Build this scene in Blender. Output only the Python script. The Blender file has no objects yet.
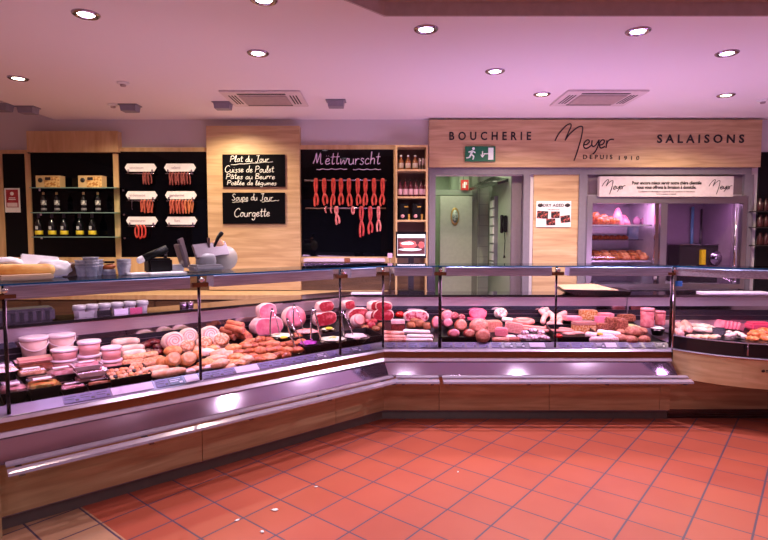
import bpy, bmesh, math, random
from mathutils import Vector, Matrix, noise
SC = bpy.context.scene
COL = SC.collection
pi = math.pi
rad = math.radians

# ------------------------------------------------------------------ camera
FPX, PITCH, EYE = 540.0, rad(3.6), 1.6
cam_d = bpy.data.cameras.new('camera'); cam = bpy.data.objects.new('camera', cam_d); COL.objects.link(cam)
cam_d.sensor_width = 36.0; cam_d.lens = 36.0 * FPX / 768.0
cam.location = (0, 0, EYE); cam.rotation_euler = (pi/2 - PITCH, 0, 0)
cam_d.clip_start = 0.05
SC.camera = cam

# ------------------------------------------------------------------ view, world
SC.view_settings.view_transform = 'Standard'
SC.view_settings.look = 'None'
SC.view_settings.gamma = 1.0
SC.view_settings.use_curve_mapping = False
SC.view_settings.exposure = 0.0
w = bpy.data.worlds.new('world'); SC.world = w; w.use_nodes = True
bg = w.node_tree.nodes['Background']
bg.inputs['Color'].default_value = (0.70, 0.50, 0.85, 1); bg.inputs['Strength'].default_value = 0.18

# ------------------------------------------------------------------ lights of the shop and added fill lamps
CEIL = 3.02
def lamp(name, kind, loc, power, color, rot=(0,0,0), size=0.05, size_y=None, spot=130, blend=0.8):
    d = bpy.data.lights.new(name, kind); d.energy = power; d.color = color
    if kind == 'SPOT':
        d.spot_size = rad(spot); d.spot_blend = blend; d.shadow_soft_size = size
    elif kind == 'AREA':
        d.shape = 'RECTANGLE' if size_y else 'SQUARE'; d.size = size
        if size_y: d.size_y = size_y
    else: d.shadow_soft_size = size
    o = bpy.data.objects.new(name, d); COL.objects.link(o); o.location = loc; o.rotation_euler = rot
    return o
LILAC = (1.0, 0.82, 0.98); WARM = (1.0, 0.80, 0.55); MEAT = (1.0, 0.55, 0.98)
DOWNLIGHTS = [((-1.91, 3.557), 'L'), ((-0.723, 3.34), 'L'), ((0.289, 3.808), 'L'), ((-0.979, 4.295), 'L'), ((-3.295, 4.961), 'W'),
    ((0.957, 4.754), 'L'), ((1.583, 5.51), 'W'), ((1.763, 3.844), 'L'), ((2.666, 4.295), 'L'), ((3.45, 5.548), 'W')]
for (x, y), k in DOWNLIGHTS:
    lamp('downlight_and_fill_lamp', 'SPOT', (x, y, CEIL - 0.03), (165 if y > 4 else 24) if k == 'L' else 120, LILAC if k == 'L' else WARM, size=0.035, spot=150, blend=0.6)
# unseen fill spots added behind the camera, then ceiling lamps over the staff aisle
for x, y in ((-2.4, 1.4), (0.2, 1.0), (2.4, 1.4), (-1.2, -0.8), (1.4, -0.8)):
    lamp('downlight_and_fill_lamp', 'SPOT', (x, y, CEIL - 0.03), 32, LILAC, size=0.05, spot=150, blend=0.7)
for x, y, k in ((-3.0, 5.9, 65), (-1.75, 6.05, 100), (0.0, 6.0, 22), (3.2, 5.9, 18)):
    lamp('aisle_lamp', 'SPOT', (x, y, CEIL - 0.03), k, WARM, size=0.06, spot=150, blend=0.7)

# added area lamps standing in for light bounced up out of the polished cases
for x, y, sx, rz, pw in ((-1.55, 4.15, 2.3, rad(41), 5), (1.3, 5.05, 2.2, 0, 24), (3.3, 5.0, 1.2, 0, 14)):
    lamp('case_bounce_fill', 'AREA', (x, y, 1.02), pw, (0.86, 0.50, 1.0), rot=(pi, 0, rz), size=sx, size_y=.5)

# ------------------------------------------------------------------ pixel measuring helpers (points on real planes)
_c, _s = math.cos(PITCH), math.sin(PITCH)
def ray(u, v):
    x = (u - 384) / FPX; y = (270 - v) / FPX
    return (x, _c + _s*y, -_s + _c*y)
def onY(u, v, Y):
    r = ray(u, v); t = Y / r[1]; return Vector((r[0]*t, Y, EYE + r[2]*t))
def onZ(u, v, z):
    r = ray(u, v); t = (z - EYE) / r[2]; return Vector((r[0]*t, r[1]*t, z))

# ------------------------------------------------------------------ materials
MATS = {}
def principled(name):
    m = bpy.data.materials.new(name); m.use_nodes = True
    nt = m.node_tree; return m, nt, nt.nodes['Principled BSDF']
def rgba(c): return (c[0], c[1], c[2], 1)
FOODG = 1.0
def mat(name, col, rough=0.5, metal=0.0, col2=None, scale=20.0, lo=0.4, hi=0.6, stretch=(1,1,1), bump=0.0, spec=0.5,
        sub=0.0, emit=None, estr=0.0, detail=3.0, coat=0.0, rough2=None):
    if name in MATS: return MATS[name]
    if FOODG != 1.0:
        col = tuple(c**FOODG for c in col); col2 = tuple(c**FOODG for c in col2) if col2 else None
    m, nt, b = principled(name); N = nt.nodes; L = nt.links
    b.inputs['Base Color'].default_value = rgba(col); b.inputs['Roughness'].default_value = rough
    b.inputs['Metallic'].default_value = metal; b.inputs['Specular IOR Level'].default_value = spec
    b.inputs['Coat Weight'].default_value = coat; b.inputs['Coat Roughness'].default_value = 0.12
    if sub: 
        b.inputs['Subsurface Weight'].default_value = sub; b.inputs['Subsurface Radius'].default_value = (0.02, 0.008, 0.006)
    if emit: b.inputs['Emission Color'].default_value = rgba(emit); b.inputs['Emission Strength'].default_value = estr
    if col2 is None and not bump and rough2 is None:
        col2 = tuple(c*0.93 for c in col)
    tc = N.new('ShaderNodeTexCoord'); mp = N.new('ShaderNodeMapping'); mp.inputs['Scale'].default_value = stretch
    nz = N.new('ShaderNodeTexNoise'); nz.inputs['Scale'].default_value = scale; nz.inputs['Detail'].default_value = detail
    L.new(tc.outputs['Object'], mp.inputs['Vector']); L.new(mp.outputs['Vector'], nz.inputs['Vector'])
    if col2 is not None:
        cr = N.new('ShaderNodeValToRGB'); cr.color_ramp.elements[0].position = lo; cr.color_ramp.elements[1].position = hi
        cr.color_ramp.elements[0].color = rgba(col); cr.color_ramp.elements[1].color = rgba(col2)
        L.new(nz.outputs['Fac'], cr.inputs['Fac']); L.new(cr.outputs['Color'], b.inputs['Base Color'])
    if rough2 is not None:
        mr = N.new('ShaderNodeMapRange'); mr.inputs['From Min'].default_value = .35; mr.inputs['From Max'].default_value = .65
        mr.inputs['To Min'].default_value = rough; mr.inputs['To Max'].default_value = rough2
        L.new(nz.outputs['Fac'], mr.inputs['Value']); L.new(mr.outputs['Result'], b.inputs['Roughness'])
    if bump:
        bp = N.new('ShaderNodeBump'); bp.inputs['Strength'].default_value = bump; bp.inputs['Distance'].default_value = 0.01
        L.new(nz.outputs['Fac'], bp.inputs['Height']); L.new(bp.outputs['Normal'], b.inputs['Normal'])
    MATS[name] = m; return m
def glassy(name, tint=(1,1,1), gloss=0.10, ior=1.45, rough=0.02):
    m = bpy.data.materials.new(name); m.use_nodes = True; nt = m.node_tree; N = nt.nodes; L = nt.links
    N.remove(N['Principled BSDF']); out = N['Material Output']
    t = N.new('ShaderNodeBsdfTransparent'); t.inputs['Color'].default_value = rgba(tint)
    g = N.new('ShaderNodeBsdfGlossy'); g.inputs['Roughness'].default_value = rough
    f = N.new('ShaderNodeFresnel'); f.inputs['IOR'].default_value = ior
    mx = N.new('ShaderNodeMixShader'); L.new(f.outputs['Fac'], mx.inputs['Fac'])
    L.new(t.outputs['BSDF'], mx.inputs[1]); L.new(g.outputs['BSDF'], mx.inputs[2]); L.new(mx.outputs['Shader'], out.inputs['Surface'])
    MATS[name] = m; return m
def woodmat(name, c1, c2, c3, scale=(1.2, 14, 14), rough=0.45):
    m, nt, b = principled(name); N = nt.nodes; L = nt.links
    tc = N.new('ShaderNodeTexCoord'); mp = N.new('ShaderNodeMapping'); mp.inputs['Scale'].default_value = scale
    L.new(tc.outputs['Object'], mp.inputs['Vector'])
    n1 = N.new('ShaderNodeTexNoise'); n1.inputs['Scale'].default_value = 1.6; n1.inputs['Detail'].default_value = 6; n1.inputs['Distortion'].default_value = 0.6
    L.new(mp.outputs['Vector'], n1.inputs['Vector'])
    cr = N.new('ShaderNodeValToRGB'); e = cr.color_ramp.elements
    e[0].position = 0.3; e[0].color = rgba(c1); e[1].position = 0.72; e[1].color = rgba(c3)
    k = e.new(0.52); k.color = rgba(c2)
    L.new(n1.outputs['Fac'], cr.inputs['Fac']); L.new(cr.outputs['Color'], b.inputs['Base Color'])
    b.inputs['Roughness'].default_value = rough
    bp = N.new('ShaderNodeBump'); bp.inputs['Strength'].default_value = 0.08; bp.inputs['Distance'].default_value = 0.004
    L.new(n1.outputs['Fac'], bp.inputs['Height']); L.new(bp.outputs['Normal'], b.inputs['Normal'])
    MATS[name] = m; return m
def steelmat(name, col=(0.62,0.6,0.62), rough=0.24, stretch=(0.6, 60, 60)):
    m, nt, b = principled(name); N = nt.nodes; L = nt.links
    b.inputs['Base Color'].default_value = rgba(col); b.inputs['Metallic'].default_value = 1.0
    tc = N.new('ShaderNodeTexCoord'); mp = N.new('ShaderNodeMapping'); mp.inputs['Scale'].default_value = stretch
    nz = N.new('ShaderNodeTexNoise'); nz.inputs['Scale'].default_value = 6; nz.inputs['Detail'].default_value = 4
    L.new(tc.outputs['Object'], mp.inputs['Vector']); L.new(mp.outputs['Vector'], nz.inputs['Vector'])
    mr = N.new('ShaderNodeMapRange'); mr.inputs['To Min'].default_value = rough*0.7; mr.inputs['To Max'].default_value = rough*1.4
    L.new(nz.outputs['Fac'], mr.inputs['Value']); L.new(mr.outputs['Result'], b.inputs['Roughness'])
    MATS[name] = m; return m
def tilemat(name, ang, pa, sa, pb, sb, beige_below):
    # square quarry tiles laid at an angle; grout lines from the floor's own coordinates
    m, nt, b = principled(name); N = nt.nodes; L = nt.links
    tc = N.new('ShaderNodeTexCoord'); sx = N.new('ShaderNodeSeparateXYZ'); L.new(tc.outputs['Object'], sx.inputs['Vector'])
    def M(op, a, bb=None, c=None):
        n = N.new('ShaderNodeMath'); n.operation = op
        for i, q in enumerate((a, bb, c)):
            if q is None: continue
            if isinstance(q, (int, float)): n.inputs[i].default_value = q
            else: L.new(q, n.inputs[i])
        return n.outputs[0]
    ca, sa_ = math.cos(ang), math.sin(ang)
    X, Y = sx.outputs['X'], sx.outputs['Y']
    A = M('SUBTRACT', M('MULTIPLY', X, ca), M('MULTIPLY', Y, sa_))
    B = M('ADD', M('MULTIPLY', X, sa_), M('MULTIPLY', Y, ca))
    ua = M('DIVIDE', M('SUBTRACT', A, pa), sa); ub = M('DIVIDE', M('SUBTRACT', B, pb), sb)
    da = M('MULTIPLY', M('ABSOLUTE', M('SUBTRACT', M('FRACT', M('ADD', ua, 0.5)), 0.5)), sa)
    db = M('MULTIPLY', M('ABSOLUTE', M('SUBTRACT', M('FRACT', M('ADD', ub, 0.5)), 0.5)), sb)
    ga = M('LESS_THAN', da, 0.0055); gb = M('LESS_THAN', db, 0.0052)
    grout = M('MAXIMUM', ga, gb)
    cx = N.new('ShaderNodeCombineXYZ'); L.new(M('FLOOR', ua), cx.inputs[0]); L.new(M('FLOOR', ub), cx.inputs[1])
    wn = N.new('ShaderNodeTexWhiteNoise'); wn.noise_dimensions = '2D'; L.new(cx.outputs[0], wn.inputs['Vector'])
    cr = N.new('ShaderNodeValToRGB'); cr.color_ramp.elements[0].color = (0.42, 0.092, 0.052, 1); cr.color_ramp.elements[1].color = (0.46, 0.104, 0.060, 1)
    L.new(wn.outputs['Value'], cr.inputs['Fac'])
    nz = N.new('ShaderNodeTexNoise'); nz.inputs['Scale'].default_value = 2.2; nz.inputs['Detail'].default_value = 5; L.new(tc.outputs['Object'], nz.inputs['Vector'])
    dirt = N.new('ShaderNodeMix'); dirt.data_type = 'RGBA'; dirt.blend_type = 'MULTIPLY'
    mr = N.new('ShaderNodeMapRange'); mr.inputs['From Min'].default_value = .42; mr.inputs['From Max'].default_value = .7; mr.inputs['To Max'].default_value = .35
    L.new(nz.outputs['Fac'], mr.inputs['Value']); L.new(mr.outputs['Result'], dirt.inputs[0])
    L.new(cr.outputs['Color'], dirt.inputs[6]); dirt.inputs[7].default_value = (0.78, 0.62, 0.62, 1)
    mb = N.new('ShaderNodeMix'); mb.data_type = 'RGBA'
    L.new(M('LESS_THAN', B, beige_below), mb.inputs[0]); L.new(dirt.outputs[2], mb.inputs[6]); mb.inputs[7].default_value = (0.50, 0.27, 0.16, 1)
    mg = N.new('ShaderNodeMix'); mg.data_type = 'RGBA'
    L.new(grout, mg.inputs[0]); L.new(mb.outputs[2], mg.inputs[6]); mg.inputs[7].default_value = (0.095, 0.06, 0.10, 1)
    L.new(mg.outputs[2], b.inputs['Base Color'])
    b.inputs['Roughness'].default_value = 0.42; b.inputs['Specular IOR Level'].default_value = 0.35
    bp = N.new('ShaderNodeBump'); bp.inputs['Strength'].default_value = 0.3; bp.inputs['Distance'].default_value = 0.003; bp.invert = True
    L.new(grout, bp.inputs['Height']); L.new(bp.outputs['Normal'], b.inputs['Normal'])
    MATS[name] = m; return m
def walltile(name, col, grout, size):
    m, nt, b = principled(name); N = nt.nodes; L = nt.links
    tc = N.new('ShaderNodeTexCoord'); sx = N.new('ShaderNodeSeparateXYZ'); L.new(tc.outputs['Object'], sx.inputs['Vector'])
    ad = N.new('ShaderNodeMath'); ad.operation = 'ADD'; L.new(sx.outputs['X'], ad.inputs[0]); L.new(sx.outputs['Y'], ad.inputs[1])
    cx = N.new('ShaderNodeCombineXYZ'); L.new(ad.outputs[0], cx.inputs[0]); L.new(sx.outputs['Z'], cx.inputs[1])
    br = N.new('ShaderNodeTexBrick'); br.offset = 0; br.inputs['Scale'].default_value = 1
    br.inputs['Brick Width'].default_value = size; br.inputs['Row Height'].default_value = size; br.inputs['Mortar Size'].default_value = 0.004
    br.inputs['Color1'].default_value = rgba(col); br.inputs['Color2'].default_value = rgba(tuple(c*.96 for c in col)); br.inputs['Mortar'].default_value = rgba(grout)
    L.new(cx.outputs[0], br.inputs['Vector']); L.new(br.outputs['Color'], b.inputs['Base Color']); b.inputs['Roughness'].default_value = .3
    MATS[name] = m; return m

OAK = woodmat('oak', (0.44,0.27,0.14), (0.56,0.37,0.20), (0.66,0.46,0.27))
OAKV = woodmat('oak_trim', (0.50,0.30,0.14), (0.60,0.39,0.20), (0.66,0.45,0.25), scale=(10,10,1.5))
OAKC = woodmat('counter_oak', (0.34,0.225,0.115), (0.46,0.325,0.175), (0.56,0.42,0.24))
OAKR = woodmat('round_counter_oak', (0.44,0.27,0.14), (0.56,0.37,0.20), (0.66,0.46,0.27), scale=(2,2,14))
BROWN = woodmat('dark_brown_wood', (0.07,0.035,0.02), (0.11,0.055,0.03), (0.16,0.085,0.045))
STEEL = steelmat('brushed_steel', (0.46,0.38,0.49), 0.085); STEELH = mat('lamp_housing_steel', (0.66,0.58,0.72), 0.28, metal=0.55, col2=(0.50,0.43,0.56), stretch=(1.2,30,30), scale=4); STEELP = mat('plinth_steel', (0.16,0.125,0.11), 0.32, metal=0.5); LILST = mat('lilac_satin_edge', (0.70,0.60,0.76), 0.25, metal=0.6); STEELR = mat('satin_steel', (0.52,0.43,0.50), 0.3, metal=0.7, col2=(0.46,0.38,0.45), stretch=(.5,30,30)); BRONZE = mat('bronze_post', (0.07,0.05,0.055), 0.18, metal=0.8); RAILM = mat('label_rail_steel', (0.13,0.11,0.15), 0.35, metal=0.4); STEELD = steelmat('dark_steel', (0.13,0.12,0.13), 0.26)
CHROME = steelmat('chrome', (0.85,0.83,0.86), 0.10)
WALL = mat('painted_wall', (0.66,0.60,0.63), 0.8, bump=0.02, scale=60)
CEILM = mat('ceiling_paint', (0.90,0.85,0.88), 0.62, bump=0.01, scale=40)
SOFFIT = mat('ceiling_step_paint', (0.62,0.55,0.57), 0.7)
BLACKG = mat('black_glass', (0.0015,0.0015,0.003), 0.03, spec=0.22)
BLACK = mat('matt_black', (0.006,0.006,0.006), 0.5, spec=.15)
BLACKP = mat('black_plastic', (0.006,0.005,0.006), 0.28, spec=.3)
SLATE = mat('slate', (0.003,0.003,0.004), 0.3, bump=0.01, spec=.12)
CHALK = mat('chalk', (0.85,0.85,0.80), 0.9); CHALKP = mat('lilac_chalk', (0.80,0.60,0.88), 0.9, emit=None)
WHITE = mat('white_enamel', (0.88,0.86,0.87), 0.35); PAPER = mat('paper', (0.86,0.84,0.84), 0.8)
GREYF = mat('grey_lilac_frame', (0.20,0.175,0.215), 0.4); INK = mat('ink', (0.02,0.015,0.015), 0.5)
GLASS = glassy('clear_glass', (0.97,0.97,0.98), ior=1.22); TOPGLASS = glassy('tinted_top_glass', (0.62,0.74,0.86), ior=1.5)
SHELFG = glassy('shelf_glass', (0.6,0.85,0.8), ior=1.5); EDGE = mat('glass_edge', (0.01,0.10,0.26), 0.15)
EDGEG = mat('green_glass_edge', (0.16,0.26,0.24), 0.2)
CLEARP = glassy('clear_plastic', (0.90,0.90,0.92), ior=1.4, rough=0.08)
GREYP = mat('grey_plastic', (0.25,0.24,0.26), 0.4)
DARKPURPLE = mat('dark_crate', (0.012,0.007,0.016), 0.4)
COPPER = mat('copper_and_reflection', (0.30,0.115,0.05), 0.25, metal=0.6)  # copper of clamps and clip; also paints the reflected band on the case front

# ------------------------------------------------------------------ mesh builder
class MB:
    def __init__(s): s.v = []; s.f = []; s.mi = []; s.ms = []; s.sm = []
    def _m(s, m):
        if m not in s.ms: s.ms.append(m)
        return s.ms.index(m)
    def add(s, vs, fs, m=None, smooth=False):
        o = len(s.v); s.v += [tuple(v) for v in vs]; i = s._m(m)
        for f in fs: s.f.append(tuple(q + o for q in f)); s.mi.append(i); s.sm.append(smooth)
        return s
    def box(s, x0, y0, z0, x1, y1, z1, m=None, M=None, bev=0.0):
        if x0 > x1: x0, x1 = x1, x0
        if y0 > y1: y0, y1 = y1, y0
        if z0 > z1: z0, z1 = z1, z0
        if bev > 0:
            bm = bmesh.new(); bmesh.ops.create_cube(bm, size=1)
            for v in bm.verts: v.co = Vector(((x0+x1)/2 + v.co.x*(x1-x0), (y0+y1)/2 + v.co.y*(y1-y0), (z0+z1)/2 + v.co.z*(z1-z0)))
            bmesh.ops.bevel(bm, geom=bm.edges[:], offset=bev, segments=2, affect='EDGES')
            if M: bmesh.ops.transform(bm, matrix=M, verts=bm.verts)
            bm.verts.index_update()
            s.add([v.co for v in bm.verts], [[v.index for v in f.verts] for f in bm.faces], m); bm.free(); return s
        vs = [Vector(p) for p in ((x0,y0,z0),(x1,y0,z0),(x1,y1,z0),(x0,y1,z0),(x0,y0,z1),(x1,y0,z1),(x1,y1,z1),(x0,y1,z1))]
        if M: vs = [M @ v for v in vs]
        return s.add(vs, [(0,3,2,1),(4,5,6,7),(0,1,5,4),(1,2,6,5),(2,3,7,6),(3,0,4,7)], m)
    def tube(s, pts, r, m=None, n=8, caps=True, flat=1.0, round_ends=False):
        pts = [Vector(p) for p in pts]; rs = list(r) if isinstance(r, (list, tuple)) else [r]*len(pts)
        if round_ends:
            a, b = pts[0], pts[-1]; da = (pts[0]-pts[1]).normalized(); db = (pts[-1]-pts[-2]).normalized(); ra, rb = rs[0], rs[-1]
            pts = [a + da*ra*.85, a + da*ra*.6] + pts + [b + db*rb*.6, b + db*rb*.85]
            rs = [ra*.35, ra*.8] + rs + [rb*.8, rb*.35]
        o = []; up = None
        for i, p in enumerate(pts):
            t = (pts[min(i+1, len(pts)-1)] - pts[max(i-1, 0)]).normalized()
            if up is None:
                up = Vector((0,0,1)) if abs(t.z) < .9 else Vector((0,1,0))
            a = t.cross(up); a = a.normalized() if a.length > 1e-6 else t.orthogonal().normalized()
            b = a.cross(t).normalized(); up = b
            for k in range(n):
                q = 2*pi*k/n; o.append(p + a*math.cos(q)*rs[i] + b*math.sin(q)*rs[i]*flat)
        fs = []
        for i in range(len(pts)-1):
            for k in range(n): fs.append((i*n+k, i*n+(k+1)%n, (i+1)*n+(k+1)%n, (i+1)*n+k))
        s.add(o, fs, m, True)
        if caps:
            base = len(s.v) - len(o); i = s._m(m)
            s.f.append(tuple(base + k for k in range(n-1, -1, -1))); s.mi.append(i); s.sm.append(False)
            s.f.append(tuple(base + (len(pts)-1)*n + k for k in range(n))); s.mi.append(i); s.sm.append(False)
        return s
    def lathe(s, prof, m=None, n=16, c=(0,0,0), M=None, smooth=True):
        o = []
        for r, z in prof:
            for k in range(n):
                q = 2*pi*k/n; v = Vector((c[0]+r*math.cos(q), c[1]+r*math.sin(q), c[2]+z)); o.append(M @ v if M else v)
        fs = []
        for i in range(len(prof)-1):
            for k in range(n): fs.append((i*n+k, i*n+(k+1)%n, (i+1)*n+(k+1)%n, (i+1)*n+k))
        if prof[0][0] > 1e-5: fs.append(tuple(range(n-1, -1, -1)))
        if prof[-1][0] > 1e-5: fs.append(tuple((len(prof)-1)*n+k for k in range(n)))
        return s.add(o, fs, m, smooth)
    def prism(s, prof, x0, x1, m=None):
        # closed profile of (t, z); x0 / x1 numbers or functions of t (mitred ends)
        f0 = x0 if callable(x0) else (lambda t: x0); f1 = x1 if callable(x1) else (lambda t: x1)
        n = len(prof)
        vs = [(f0(t), t, z) for t, z in prof] + [(f1(t), t, z) for t, z in prof]
        fs = [(i, (i+1) % n, n+(i+1) % n, n+i) for i in range(n)] + [tuple(range(n-1, -1, -1)), tuple(range(n, 2*n))]
        return s.add(vs, fs, m)
    def slab(s, poly, z0, z1, m=None):
        n = len(poly)
        vs = [(x, y, z0) for x, y in poly] + [(x, y, z1) for x, y in poly]
        fs = [(i, (i+1) % n, n+(i+1) % n, n+i) for i in range(n)] + [tuple(range(n-1, -1, -1)), tuple(range(n, 2*n))]
        return s.add(vs, fs, m)
    def sweep(s, path, prof, m=None):
        # path: list of (x, y, nx, ny) with inward normal; profile closed (t, z)
        n = len(prof); vs = []
        for x, y, nx, ny in path: vs += [(x + nx*t, y + ny*t, z) for t, z in prof]
        fs = []
        for j in range(len(path)-1):
            for i in range(n): fs.append((j*n+i, j*n+(i+1) % n, (j+1)*n+(i+1) % n, (j+1)*n+i))
        fs += [tuple(range(n-1, -1, -1)), tuple((len(path)-1)*n+i for i in range(n))]
        return s.add(vs, fs, m)
    def lump(s, r, m=None, seed=0, amp=0.12, freq=2.0, sub=3, c=(0,0,0), flat_bottom=None, M=None, cut=None, cutm=None, boxy=1.0):
        bm = bmesh.new(); bmesh.ops.create_icosphere(bm, subdivisions=sub, radius=1)
        off = Vector((seed*3.7, seed*1.3, seed*2.9))
        for v in bm.verts:
            d = v.co.normalized(); q = d.copy()
            if boxy != 1.0: q = Vector([math.copysign(abs(a)**boxy, a) for a in d])
            k = 1 + amp*noise.noise(d*freq + off) + amp*.4*noise.noise(d*freq*2.7 + off)
            v.co = Vector((q.x*r[0]*k, q.y*r[1]*k, q.z*r[2]*k))
            if flat_bottom is not None and v.co.z < flat_bottom: v.co.z = flat_bottom
        if cut is not None:
            for v in bm.verts:
                if v.co.y < -cut*r[1]: v.co.y = -cut*r[1]
        if M: bmesh.ops.transform(bm, matrix=M, verts=bm.verts)
        bm.verts.index_update(); bm.normal_update()
        cc = Vector(c)
        vs = [v.co + cc for v in bm.verts]
        if cutm is None: s.add(vs, [[v.index for v in f.verts] for f in bm.faces], m, True)
        else:
            s.add(vs, [[v.index for v in f.verts] for f in bm.faces if f.normal.y > -.985], m, True)
            o = len(s.v) - len(vs); i = s._m(cutm)
            for f in bm.faces:
                if f.normal.y <= -.985: s.f.append(tuple(v.index + o for v in f.verts)); s.mi.append(i); s.sm.append(True)
        bm.free(); return s
    def mesh(s, name):
        me = bpy.data.meshes.new(name); me.from_pydata(s.v, [], s.f)
        for m in s.ms: me.materials.append(m)
        for p, i, q in zip(me.polygons, s.mi, s.sm): p.material_index = i; p.use_smooth = q
        me.validate(); me.update(); return me
    def build(s, name, m=None, parent=None, loc=None, rz=None):
        if m is not None and s.ms == [None]: s.ms = [m]
        me = s.mesh(name); o = bpy.data.objects.new(name, me); COL.objects.link(o)
        if parent is not None: o.parent = parent
        if loc is not None: o.location = loc
        if rz is not None: o.rotation_euler = (0, 0, rz)
        # normals outward
        bm = bmesh.new(); bm.from_mesh(me); bmesh.ops.recalc_face_normals(bm, faces=bm.faces); bm.to_mesh(me); bm.free()
        return o
def tag(o, label, cat, group=None, kind=None):
    o['label'] = label; o['category'] = cat
    if group: o['group'] = group
    if kind: o['kind'] = kind
    return o
def empty(name, loc=(0,0,0), rz=0.0, label=None, cat=None, group=None):
    o = bpy.data.objects.new(name, None); COL.objects.link(o); o.location = loc; o.rotation_euler = (0, 0, rz); o.empty_display_size = .05
    if label: tag(o, label, cat, group)
    return o
def struct(name, mb, m=None):
    o = mb.build(name, m); o['kind'] = 'structure'; return o
def dup(root, loc, rz=0.0, label=None, group=None, scale=None):
    r = root.copy(); COL.objects.link(r); r.location = loc; r.rotation_euler = (0, 0, rz)
    if scale: r.scale = scale
    if label: r['label'] = label
    if group: r['group'] = group
    for ch in list(root.children):
        c = ch.copy(); COL.objects.link(c); c.parent = r
        for g in list(ch.children):
            d = g.copy(); COL.objects.link(d); d.parent = c
    return r
def text_mesh(txt, size, m, name, parent, loc, ext=0.002, sx=1.0, spacing=1.0, align='CENTER', bold=0.0, rot=(pi/2,0,0)):
    cu = bpy.data.curves.new(name, 'FONT'); cu.body = txt; cu.size = size; cu.extrude = ext; cu.align_x = align; cu.align_y = 'CENTER'
    cu.space_character = spacing; cu.offset = bold; cu.resolution_u = 3
    t = bpy.data.objects.new(name, cu); COL.objects.link(t)
    bpy.context.view_layer.update()
    me = bpy.data.meshes.new_from_object(t.evaluated_get(bpy.context.evaluated_depsgraph_get()))
    bpy.data.objects.remove(t); bpy.data.curves.remove(cu)
    me.materials.clear(); me.materials.append(m)
    o = bpy.data.objects.new(name, me); COL.objects.link(o); o.parent = parent; o.location = loc; o.rotation_euler = rot; o.scale = (sx, 1, 1)
    return o
ORD = ['first','second','third','fourth','fifth','sixth','seventh','eighth','ninth','tenth','eleventh','twelfth']

# ================================================================== THE SETTING
YB = 6.70                                   # face of the back wall
def W(u, v, Y=YB): return onY(u, v or 205, Y)      # v = 0: only the column matters
TILE = tilemat('terracotta_tiles', rad(39), -0.225, 0.2838, 2.350, 0.2700, 1.285)
struct('floor', MB().box(-6, -3, -0.06, 6, 11, 0), TILE)
# ceiling with a raised field over the customers (45 degree corner)
cm = MB()
cm.slab([(-4.0, 3.6), (6, 3.6), (6, 6.86), (-4.0, 6.86)], CEIL, CEIL + 0.05)
cm.slab([(-4.0, -3), (-3.2, -3), (-3.2, 0.4), (0.0, 3.6), (-4.0, 3.6)], CEIL, CEIL + 0.05)
struct('ceiling', cm, CEILM)
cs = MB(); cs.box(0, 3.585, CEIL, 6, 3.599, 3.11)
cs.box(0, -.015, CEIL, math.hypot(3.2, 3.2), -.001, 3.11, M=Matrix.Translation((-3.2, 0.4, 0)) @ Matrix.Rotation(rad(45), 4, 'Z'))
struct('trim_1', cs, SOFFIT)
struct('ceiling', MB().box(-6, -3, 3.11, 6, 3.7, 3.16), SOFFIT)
struct('ceiling', MB().box(-6, 3, 3.42, -4.0, 6.86, 3.47), CEILM)
struct('trim_2', MB().box(-4.03, -3, CEIL, -4.0, 6.86, 3.42), CEILM)
DX0, DX1 = W(434, 200).x, W(525, 200).x      # doorway
FX0, FX1 = W(587, 200).x, W(744, 200).x      # opening of the built-in cabinet
ZD = W(500, 175).z; ZF = W(650, 171).z
wb = MB()
wb.box(-6, YB, 0, DX0, YB+.16, 3.47); wb.box(DX1, YB, 0, FX0, YB+.16, 3.47); wb.box(FX1, YB, 0, 6, YB+.16, 3.47)
wb.box(DX0, YB, ZD, DX1, YB+.16, 3.47); wb.box(FX0, YB, ZF, FX1, YB+.16, 3.47); wb.box(FX0, YB, 0, FX1, YB+.16, .95)
struct('wall_back', wb, WALL)
struct('wall_left', MB().box(-6.1, -3, 0, -6, 11, 3.47), WALL)
struct('wall_right', MB().box(6, -3, 0, 6.1, 11, 3.47), WALL)
wf = MB(); wf.box(-6, -3.1, 0, 6, -3, .5); wf.box(-6, -3.1, 2.7, 6, -3, 3.47)
for x in (-6, -3.1, -.1, 2.9, 5.8): wf.box(x, -3.1, .5, x+.2, -3, 2.7)
struct('wall_front', wf, WALL)

# ------------------------------------------------ room behind the doorway
TW = walltile('kitchen_tiles', (0.52,0.58,0.46), (0.30,0.33,0.27), 0.16)
GREENW = mat('pale_green_paint', (0.42,0.48,0.38), 0.6)
struct('wall_kitchen_right', MB().box(1.60, 6.86, 0, 1.66, 8.3, 2.9), mat('kitchen_side_paint', (0.46,0.52,0.42), .5))
struct('wall_kitchen_back', MB().box(1.15, 8.3, 0, 1.72, 8.36, 2.9), TW)
struct('wall_kitchen_far', MB().box(-.3, 9.6, 0, 1.3, 9.66, 2.9), GREENW)
struct('wall_kitchen_left', MB().box(0.2, 6.86, 0, .26, 9.6, 2.9), GREENW)
struct('wall_kitchen_side', MB().box(1.15, 8.36, 0, 1.2, 9.6, 2.9), GREENW)
struct('ceiling_kitchen', MB().box(-.3, 6.86, 2.75, 1.8, 9.7, 2.8), GREENW)
lamp('kitchen_lamp', 'AREA', (0.9, 7.5, 2.7), 12, (0.92, 1.0, 0.68), size=0.9, size_y=.5)
lamp('kitchen_lamp', 'AREA', (0.6, 9.0, 2.7), 5, (0.92, 1.0, 0.70), size=0.5)
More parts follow.
